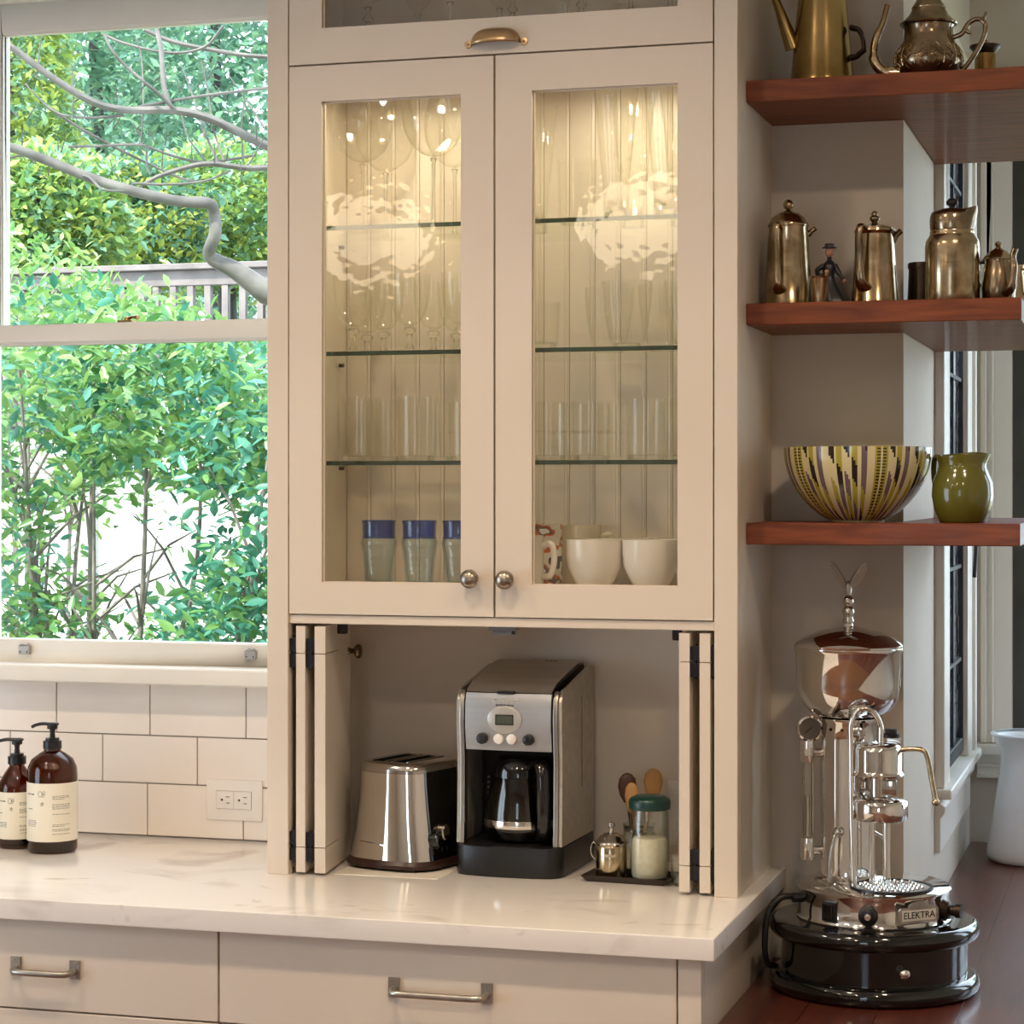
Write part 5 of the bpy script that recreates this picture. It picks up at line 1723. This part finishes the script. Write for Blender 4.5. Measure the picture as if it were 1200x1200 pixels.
# group head in front of the boiler
gx = Vector((.014, -.048, 0))
grp = MB().lathe([(0, .355), (.040, .355), (.0415, .358), (.039, .361), (.0375, .364), (.0375, .398), (.034, .405), (.026, .409), (0, .410)], 40, gx).build('group_cap', CH, es, smooth=50)
MB().lathe([(0, .322), (.014, .322), (.014, .3548), (0, .3548)], 24, gx).build('group_neck', 'chrome_soft', es, smooth=50)
MB().tube([gx + Vector((-.014, .014, .338)), bc + Vector((.030, -.034, .338))], .012, 14).tube([gx + Vector((-.020, .020, .338)), gx + Vector((-.024, .024, .338))], .022, 20).build('group_flange', CH, es, smooth=50)
MB().box(gx.x + .008, gx.x + .030, gx.y - .014, gx.y + .010, .325, .350).build('valve_block', 'chrome_soft', es, bev=.002)
MB().lathe([(0, .284), (.041, .284), (.0435, .287), (.0435, .312), (.041, .316), (.020, .3215), (0, .3215)], 40, gx + Vector((.004, 0, 0))).build('brew_group', CH, es, smooth=50)
MB().tube(spline([gx + Vector((.004, -.004, .410)), gx + Vector((.003, -.004, .440)), gx + Vector((-.012, -.006, .462)), gx + Vector((-.032, -.010, .462)), gx + Vector((-.043, -.012, .440)), gx + Vector((-.043, -.012, .400)), gx + Vector((-.042, -.014, .300)), gx + Vector((-.038, -.018, .1765))], 7), .0045, 10).build('overflow_tube', CH, es, smooth=60)
MB().tube([gx + Vector((-.012, .008, .176)), gx + Vector((-.012, .008, .2838))], .005, 10).build('support_post', CH, es, smooth=60)
MB().tube([gx + Vector((.012, .010, .176)), gx + Vector((.012, .010, .2838))], .0065, 10).tube([gx + Vector((-.010, .008, .262)), gx + Vector((.012, .010, .250))], .003, 8).build('support_post', CH, es, smooth=60)
MB().tube(spline([bc + Vector((-.012, -.046, .255)), bc + Vector((-.014, -.060, .250)), bc + Vector((-.020, -.066, .22)), bc + Vector((-.022, -.068, .176))], 5), .004, 8).sphere(bc + Vector((-.010, -.052, .256)), .009).build('drain_tube', 'chrome_soft', es, smooth=60)
MB().lathe([(0, 0), (.014, 0), (.014, .006), (.010, .008), (.010, .014), (0, .015)], 20, gx + Vector((.018, .020, .416))).build('valve_knob', 'black_plastic', es)
MB().box(gx.x + .012, gx.x + .034, gx.y + .014, gx.y + .034, .404, .4162).build('valve_stem', 'chrome_soft', es)
MB().tube(spline([gx + Vector((.036, .006, .398)), gx + Vector((.052, .004, .400)), gx + Vector((.070, .002, .399)), gx + Vector((.078, .001, .388)), gx + Vector((.086, -.002, .350)), gx + Vector((.092, -.004, .318))], 6), [.0042] * 31, 10).sphere(gx + Vector((.092, -.004, .316)), .0065).build('steam_wand', 'silver_warm', es, smooth=60)
# cord
c0 = on_rim(-158, .124, .150)
pc = MB().tube(spline([c0, c0 + Vector((-.012, -.004, .002)), (-.145, -.062, .150), (-.164, -.068, .125), (-.1685, -.076, .080), (-.166, -.070, .045), (-.155, -.050, .0355)], 8), .0052, 10).build('power_cord', 'cord_black', es, smooth=60)
MB().tube([c0 + Vector((.006, .003, 0)), c0 + Vector((-.012, -.005, 0))], .008, 10).build('cord_gland', 'black_plastic', es)

# white jug on the desk
t = thing('white_pitcher', (1.205, 1.49, ZD), 'tall white flared ceramic pitcher standing by the far wall', 'pitcher')
m = MB().lathe(shell([(.088, 0), (.097, .004), (.1005, .014), (.098, .035), (.088, .09), (.077, .16), (.0695, .215), (.0685, .228), (.072, .245), (.083, .272), (.090, .280)], .004, .006), 48)
m.build('body', 'vase_white', t, smooth=60)
MB().lathe([(.0855, .2785), (.0915, .2785), (.0925, .2815), (.0900, .2840), (.0845, .2830)], 48).build('rim', 'vase_white', t, smooth=60)
MB().tube(spline([(.075, -.02, .24), (.11, -.03, .235), (.125, -.034, .18), (.10, -.028, .10), (.086, -.024, .085)], 6), .008, 10).build('handle', 'vase_white', t, smooth=60)
# ------------------------------------------------------------------ garden outside the window
struct(MB().box(-16, 12, .5, 40, -.5, -.3), 'garden_ground', 'ground', smooth=0)


def leaf_geo(L=.066, w=.0145):
    vs = [(0, 0, 0), (L * .3, -w * .85, .003), (L * .65, -w * .8, .003), (L, 0, -.004), (L * .65, w * .8, .003), (L * .3, w * .85, .003), (L * .5, 0, -.002)]
    fs = [(0, 1, 6), (1, 2, 6), (2, 3, 6), (3, 4, 6), (4, 5, 6), (5, 0, 6)]
    return [Vector(v) for v in vs], fs


LV, LF = leaf_geo()
QV = [Vector(v) for v in ((0, 0, 0), (.03, -.016, .003), (.066, 0, -.004), (.03, .016, .003))]
QF = [(0, 1, 2), (0, 2, 3)]


def rand_leaf(rnd, up=.5, s=1.0):
    yaw, pitch, roll = rnd.uniform(0, 2 * PI), rnd.uniform(-1.1, .7), rnd.gauss(0, .8)
    k = s * rnd.uniform(.7, 1.3)
    return Euler((roll, pitch, yaw)).to_matrix().to_4x4() @ Matrix.Scale(k, 4)


def foliage(rnd, name, pts, mats, parent, s=1.0, lv=LV, lf=LF, singles=0):
    """leaves at points; the ones closest to the house are objects of their own, the rest one mass"""
    pts = sorted(pts, key=lambda p: (p - CAM).length)
    for p in pts[:singles]:
        lm = rnd.choice(LEAF_MESH[mats])
        o = bpy.data.objects.new('leaf', lm)
        col.objects.link(o)
        o.parent = parent
        o.matrix_local = Matrix.Translation(p - ORIG[parent.name]) @ rand_leaf(rnd, s=s)
    vs, fs, ms = [], [], []
    for p in pts[singles:]:
        Mx = Matrix.Translation(p - ORIG[parent.name]) @ rand_leaf(rnd, s=s)
        o = len(vs)
        vs += [Mx @ v for v in lv]
        fs += [[i + o for i in f_] for f_ in lf]
        mi = rnd.randrange(len(mats))
        ms += [mi] * len(lf)
    me = bpy.data.meshes.new(name)
    me.from_pydata([tuple(v) for v in vs], [], fs)
    for m_ in mats:
        me.materials.append(M[m_])
    me.polygons.foreach_set('material_index', ms)
    me.shade_smooth()
    o = bpy.data.objects.new(name, me)
    col.objects.link(o)
    o.parent = parent
    tag(o, kind='stuff')
    return o


LEAF_MESH = {}


def leaf_meshes(mats):
    out = []
    for m_ in mats:
        me = bpy.data.meshes.new('leaf')
        me.from_pydata([tuple(v) for v in LV], [], LF)
        me.materials.append(M[m_])
        me.shade_smooth()
        out.append(me)
    LEAF_MESH[mats] = out


CAMEL = ('leaf_camellia', 'leaf_camellia_sky_sheen', 'leaf_camellia', 'leaf_fresh')
CAMEL2 = ('leaf_camellia_sky_sheen', 'leaf_camellia', 'leaf_camellia_sky_sheen')
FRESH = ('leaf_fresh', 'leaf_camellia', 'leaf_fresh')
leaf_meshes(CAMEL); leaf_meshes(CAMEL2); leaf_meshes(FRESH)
GAPS = [(at(165, 625, 2.6), (.20, .9, .17)), (at(105, 620, 2.6), (.12, .8, .12)), (at(40, 545, 2.6), (.10, .8, .06)), (at(235, 605, 2.6), (.10, .8, .06)), (at(150, 720, 2.6), (.07, .8, .05))]


def in_gap(p):
    for c, r in GAPS:
        # widen with depth so the opening runs along the view through the thin part of the crown
        q = ((p.x - c.x - (p.y - c.y) * -.49) / r[0]) ** 2 + ((p.z - c.z) / r[2]) ** 2
        if q < 1:
            return True
    return False


def stems(rnd, root, tops, parent, name, mtl, r0=.016):
    for tp in tops:
        tp = Vector(tp)
        a = Vector(root) + Vector((rnd.uniform(-.06, .06), rnd.uniform(-.06, .06), 0))
        m1 = a.lerp(tp, .35) + Vector((rnd.uniform(-.07, .07), rnd.uniform(-.05, .05), .05))
        m2 = a.lerp(tp, .7) + Vector((rnd.uniform(-.08, .08), rnd.uniform(-.05, .05), .03))
        sp = spline([a, m1, m2, tp], 5)
        k = len(sp)
        m = MB().tube([p - ORIG[parent.name] for p in sp], [r0 * (1 - .75 * i / (k - 1)) for i in range(k)], 7)
        for q in range(9):
            b = sp[rnd.randrange(k // 3, k - 2)]
            e = b + Vector((rnd.uniform(-.25, .25), rnd.uniform(-.15, .15), rnd.uniform(.08, .3)))
            m.tube([p - ORIG[parent.name] for p in (b, b.lerp(e, .5) + Vector((0, 0, .03)), e)], [.006, .0045, .002], 5)
        m.build(name, mtl, parent, world=False, smooth=60)


def shrub(rnd, root, boxes, n, mats, label, tops, singles, use_gap=True, mtl='stem_brown', r0=.016, s=.8):
    t = thing('garden_shrub', root, label, 'shrub', 'shrubs outside the sash window', world=True)
    pts = []
    tot = sum(b[2] for b in boxes)
    for c, r, w in boxes:
        for _ in range(int(n * w / tot)):
            for _try in range(6):
                d = Vector((rnd.gauss(0, 1), rnd.gauss(0, 1), rnd.gauss(0, 1))).normalized() * rnd.uniform(.25, 1) ** .45
                p = Vector(c) + Vector((d.x * r[0], d.y * r[1], d.z * r[2]))
                if not (use_gap and in_gap(p)) or rnd.random() < .10:
                    pts.append(p)
                    break
    foliage(rnd, 'foliage', pts, mats, t, s=s, singles=singles)
    stems(rnd, root, tops, t, 'stem', mtl, r0)
    return t


rnd = random.Random(11)
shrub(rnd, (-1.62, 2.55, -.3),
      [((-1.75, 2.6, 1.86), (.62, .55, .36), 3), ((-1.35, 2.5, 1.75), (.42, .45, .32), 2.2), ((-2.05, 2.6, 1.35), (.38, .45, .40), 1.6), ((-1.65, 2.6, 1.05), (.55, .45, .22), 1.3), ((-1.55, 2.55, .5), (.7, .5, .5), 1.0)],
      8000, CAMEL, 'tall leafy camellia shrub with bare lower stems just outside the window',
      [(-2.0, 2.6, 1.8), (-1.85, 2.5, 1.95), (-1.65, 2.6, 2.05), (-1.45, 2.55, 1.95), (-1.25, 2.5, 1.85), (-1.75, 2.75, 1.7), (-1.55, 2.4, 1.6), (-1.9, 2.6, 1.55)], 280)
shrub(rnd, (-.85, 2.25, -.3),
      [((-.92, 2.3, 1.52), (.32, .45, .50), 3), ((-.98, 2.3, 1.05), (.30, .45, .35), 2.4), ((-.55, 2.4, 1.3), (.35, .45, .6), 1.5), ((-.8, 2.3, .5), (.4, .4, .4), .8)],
      4600, CAMEL2, 'dense camellia shrub, blue sky sheen in its leaf colour, close to the window beside the cabinet',
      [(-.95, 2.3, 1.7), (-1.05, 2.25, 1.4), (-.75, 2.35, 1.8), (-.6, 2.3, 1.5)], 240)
shrub(rnd, (-2.75, 4.4, -.3),
      [((-2.95, 4.4, 2.28), (.50, .5, .34), 2), ((-2.45, 4.3, 2.1), (.50, .5, .30), 1.6), ((-2.8, 4.4, 1.75), (.8, .5, .35), 1.6)],
      3400, FRESH, 'pale fresh green shrub growing in front of the timber railing',
      [(-3.0, 4.4, 2.2), (-2.6, 4.4, 2.1), (-2.8, 4.3, 2.3)], 200, use_gap=False)

# white garden wall, ground lamp post
o = MB().box(-7.0, 1.0, 6.4, 6.6, -.3, 1.66).box(-7.05, 1.05, 6.36, 6.64, 1.6605, 1.72).build('garden_wall', 'garden_white', bev=.01)
tag(o, 'low white rendered garden wall glimpsed between the shrub stems', 'wall')
p = at(101, 700, 5.6)
t = thing('garden_post', (p.x, p.y, -.3), 'grey square garden post with dark cap among the shrub stems', 'post')
zt_ = at(101, 545, 5.6).z + .3
MB().box(-.045, .045, -.045, .045, 0, zt_).build('post', 'stone_grey', t, bev=.006, seg=1)
MB().prism([(-.075, zt_ + .0005), (.075, zt_ + .0005), (.05, zt_ + .05), (.0, zt_ + .085), (-.05, zt_ + .05)], 'y', -.07, .07).build('cap', 'dark_bronze', t, smooth=0)

# timber deck with its railing
YR = 8.2
A, B = at(-60, 316, YR), at(400, 307, YR)
zr = (A.z + B.z) / 2
t = thing('deck_railing', ((A.x + B.x) / 2, YR, zr - 1.0), 'weathered timber deck railing with thin balusters', 'railing', world=True)
MB().box(A.x, B.x, YR - .07, YR + .07, zr - .035, zr).build('top_rail', 'deck_wood', t, bev=.004, seg=1)
MB().box(A.x, B.x, YR - .025, YR + .025, zr - .125, zr - .0355).build('under_rail', 'deck_wood', t, bev=.004, seg=1)
MB().box(A.x, B.x, YR - .025, YR + .025, zr - .93, zr - .86).build('bottom_rail', 'deck_wood', t, bev=.004, seg=1)
stepx = (B.x - A.x) / 23
k = 0
while A.x + stepx * k < B.x:
    x = A.x + stepx * (k + .5)
    if k % 8 == 3:
        MB().box(x - .055, x + .055, YR - .055, YR + .055, zr - 1.0, zr - .126).build('newel_post', 'deck_wood', t, smooth=0)
    else:
        MB().box(x - .019, x + .019, YR - .019, YR + .019, zr - .86, zr - .126).build('baluster', 'deck_wood', t, smooth=0)
    k += 1
dkx = thing('garden_deck', ((A.x + B.x) / 2, YR + 1.2, -.3), 'raised timber garden deck carrying the railing', 'deck', world=True)
nb = 14
for k in range(nb):
    y0 = YR - .12 + k * .2
    MB().box(A.x - .1, B.x + .1, y0, y0 + .19, zr - 1.04, zr - 1.0).build('deck_board', 'deck_wood', dkx, smooth=0)
for x in (A.x, (A.x + B.x) / 2, B.x):
    for y in (YR, YR + 2.3):
        MB().box(x - .06, x + .06, y - .06, y + .06, -.3, zr - 1.0405).build('post', 'deck_wood', dkx, smooth=0)
MB().box(A.x - .1, B.x + .1, YR - .14, YR - .1205, zr - 1.24, zr - 1.0).build('fascia_board', 'garden_white', dkx, smooth=0)


# trees beyond
def far_tree(x, y, h, rx, rz, n, mats, label, s, r0=.16):
    t = thing('garden_tree', (x, y, -.3), label, 'tree', 'trees beyond the deck', world=True)
    pts = []
    c = Vector((x, y, h - rz))
    for _ in range(n):
        d = Vector((rnd.gauss(0, 1), rnd.gauss(0, 1), rnd.gauss(0, 1))).normalized()
        lump = 1 + .16 * math.sin(5 * d.x + x) * math.sin(4 * d.z + 2 * y) + .1 * math.sin(9 * d.y)
        d = d * rnd.uniform(.35, 1) ** .4 * lump
        pts.append(c + Vector((d.x * rx, d.y * rx * .8, d.z * rz)))
    foliage(rnd, 'foliage', pts, mats, t, s=s, lv=QV, lf=QF)
    MB().tube([(x, y, -.3), (x + .1, y, h * .35), (x, y, h - rz * .6)], [r0, r0 * .8, r0 * .4], 9).build('trunk', 'bark', t, smooth=60)
    return t


def spot(px, py, y):
    return at(px, py, y)


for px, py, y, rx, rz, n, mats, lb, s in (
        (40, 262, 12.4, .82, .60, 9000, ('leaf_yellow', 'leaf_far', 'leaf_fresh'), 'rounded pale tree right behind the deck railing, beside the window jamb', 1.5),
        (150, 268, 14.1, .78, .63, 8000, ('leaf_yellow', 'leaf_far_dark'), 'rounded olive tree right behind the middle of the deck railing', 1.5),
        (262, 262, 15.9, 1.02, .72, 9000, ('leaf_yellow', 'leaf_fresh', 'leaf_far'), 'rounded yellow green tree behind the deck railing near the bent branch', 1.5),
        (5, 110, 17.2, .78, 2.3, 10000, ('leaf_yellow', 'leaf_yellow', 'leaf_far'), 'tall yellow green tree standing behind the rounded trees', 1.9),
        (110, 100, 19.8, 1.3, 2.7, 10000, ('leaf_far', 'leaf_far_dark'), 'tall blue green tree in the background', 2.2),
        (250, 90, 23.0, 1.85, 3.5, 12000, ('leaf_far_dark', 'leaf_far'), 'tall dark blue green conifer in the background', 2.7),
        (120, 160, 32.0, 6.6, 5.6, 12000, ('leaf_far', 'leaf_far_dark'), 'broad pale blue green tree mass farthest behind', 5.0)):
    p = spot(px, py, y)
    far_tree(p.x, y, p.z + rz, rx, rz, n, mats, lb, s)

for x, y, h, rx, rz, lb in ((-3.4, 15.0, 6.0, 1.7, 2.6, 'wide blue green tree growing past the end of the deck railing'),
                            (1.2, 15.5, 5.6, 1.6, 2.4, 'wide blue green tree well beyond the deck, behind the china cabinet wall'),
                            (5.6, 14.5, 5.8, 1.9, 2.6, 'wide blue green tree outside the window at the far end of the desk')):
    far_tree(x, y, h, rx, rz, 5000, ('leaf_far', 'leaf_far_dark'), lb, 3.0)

# bare fruit tree whose branches cross the window
tb = at(312, 345, 5.2)
t = thing('bare_tree', (tb.x + .9, 5.3, -.3), 'leafless grey fruit tree reaching across the window', 'tree', world=True)


def branch(pts, r0, r1, name='branch', m_='bark_grey', n=6):
    sp = spline([at(*p) if p[2] > 0 else Vector(p) for p in pts], 5)
    k = len(sp)
    return MB().tube(sp, [r0 + (r1 - r0) * i / (k - 1) for i in range(k)], n).build(name, m_, t, smooth=60)


MB().tube(spline([(tb.x + .9, 5.3, -.3), (tb.x + .85, 5.3, .8), (tb.x + .6, 5.25, 1.7), at(345, 362, 5.2), at(312, 343, 5.15), at(278, 318, 5.1), at(246, 300, 5.05), at(252, 275, 5.0), at(251, 250, 5.0), at(243, 238, 4.95), at(210, 236, 4.9), at(160, 225, 4.8), at(110, 210, 4.75), at(60, 190, 4.7), at(10, 172, 4.6), at(-50, 160, 4.5)], 5),
          [.10 - .072 * min(1, i / 30) - .010 * max(0, (i - 30) / 45) for i in range(76)], 9).build('trunk', 'bark_grey', t, smooth=60)
b1 = [(-20, 40, 4.6), (10, 53, 4.65), (60, 90, 4.7), (110, 120, 4.8), (150, 129, 4.9), (200, 129, 5.0), (240, 137, 5.1), (280, 155, 5.2), (313, 171, 5.3), (360, 185, 5.4)]
branch(b1, .014, .022)
for pts, r0, r1 in (
        ([(200, 129, 5.0), (192, 100, 5.0), (189, 60, 5.05), (184, 35, 5.1), (180, 10, 5.1)], .012, .010),
        ([(205, 128, 5.0), (180, 105, 4.9), (150, 80, 4.85), (132, 60, 4.8), (122, 40, 4.8)], .008, .005),
        ([(150, 129, 4.9), (180, 122, 5.0), (240, 112, 5.1), (290, 106, 5.2), (320, 102, 5.3)], .008, .007),
        ([(120, 40, 5.3), (150, 52, 5.3), (200, 62, 5.3), (240, 55, 5.3), (262, 30, 5.3)], .007, .006),
        ([(170, 35, 5.5), (200, 48, 5.5), (240, 57, 5.5), (290, 65, 5.5), (330, 67, 5.5)], .012, .010),
        ([(145, 135, 4.9), (115, 138, 4.85), (80, 136, 4.8), (60, 128, 4.8), (40, 110, 4.8), (30, 98, 4.8)], .007, .003),
        ([(55, 125, 4.8), (90, 148, 4.9), (130, 170, 5.0), (170, 190, 5.1), (210, 208, 5.2), (230, 212, 5.2)], .007, .005),
        ([(165, 218, 4.95), (190, 205, 5.0), (240, 192, 5.1), (290, 197, 5.2), (330, 195, 5.3)], .009, .016),
        ([(80, 172, 4.9), (120, 171, 4.95), (165, 170, 5.0), (200, 182, 5.1), (240, 190, 5.15), (300, 182, 5.3)], .006, .006),
        ([(155, 215, 4.9), (200, 216, 5.0), (240, 212, 5.1), (270, 200, 5.2)], .006, .005),
        ([(172, 170, 5.0), (172, 195, 5.0), (176, 205, 5.0)], .005, .003),
        ([(165, 170, 5.0), (168, 120, 5.0), (166, 70, 5.05), (160, 45, 5.05)], .004, .003),
        ([(255, 190, 5.15), (238, 150, 5.15), (225, 110, 5.2), (212, 75, 5.2)], .006, .003),
        ([(262, 188, 5.15), (250, 150, 5.15), (244, 110, 5.2), (236, 70, 5.2)], .005, .003),
        ([(240, 188, 5.15), (220, 160, 5.15), (212, 130, 5.15)], .005, .003),
        ([(310, 150, 5.2), (290, 120, 5.2), (268, 88, 5.2)], .005, .002),
        ([(45, 85, 4.7), (46, 60, 4.7), (50, 40, 4.7)], .004, .002),
        ([(85, 140, 4.8), (86, 105, 4.8), (84, 75, 4.8)], .004, .002),
        ([(285, 190, 5.25), (283, 150, 5.25), (286, 120, 5.25)], .005, .003),
        ([(290, 195, 5.2), (302, 175, 5.2), (310, 160, 5.2)], .004, .002),
        ([(90, 205, 4.75), (105, 208, 4.7), (120, 222, 4.65), (145, 224, 4.7)], .007, .004),
        ([(30, 182, 4.7), (15, 184, 4.65), (-10, 190, 4.6)], .006, .004)):
    branch(pts, r0, r1)
rb = random.Random(21)
for k in range(46):      # short spurs
    px, py, y = rb.uniform(20, 312), rb.uniform(90, 215), rb.uniform(4.8, 5.2)
    dx, dy = rb.uniform(-14, 14), rb.uniform(-26, -8)
    branch([(px, py, y), (px + dx * .5, py + dy * .4, y), (px + dx, py + dy, y)], .0035, .0012, 'twig', 'bark', 5)
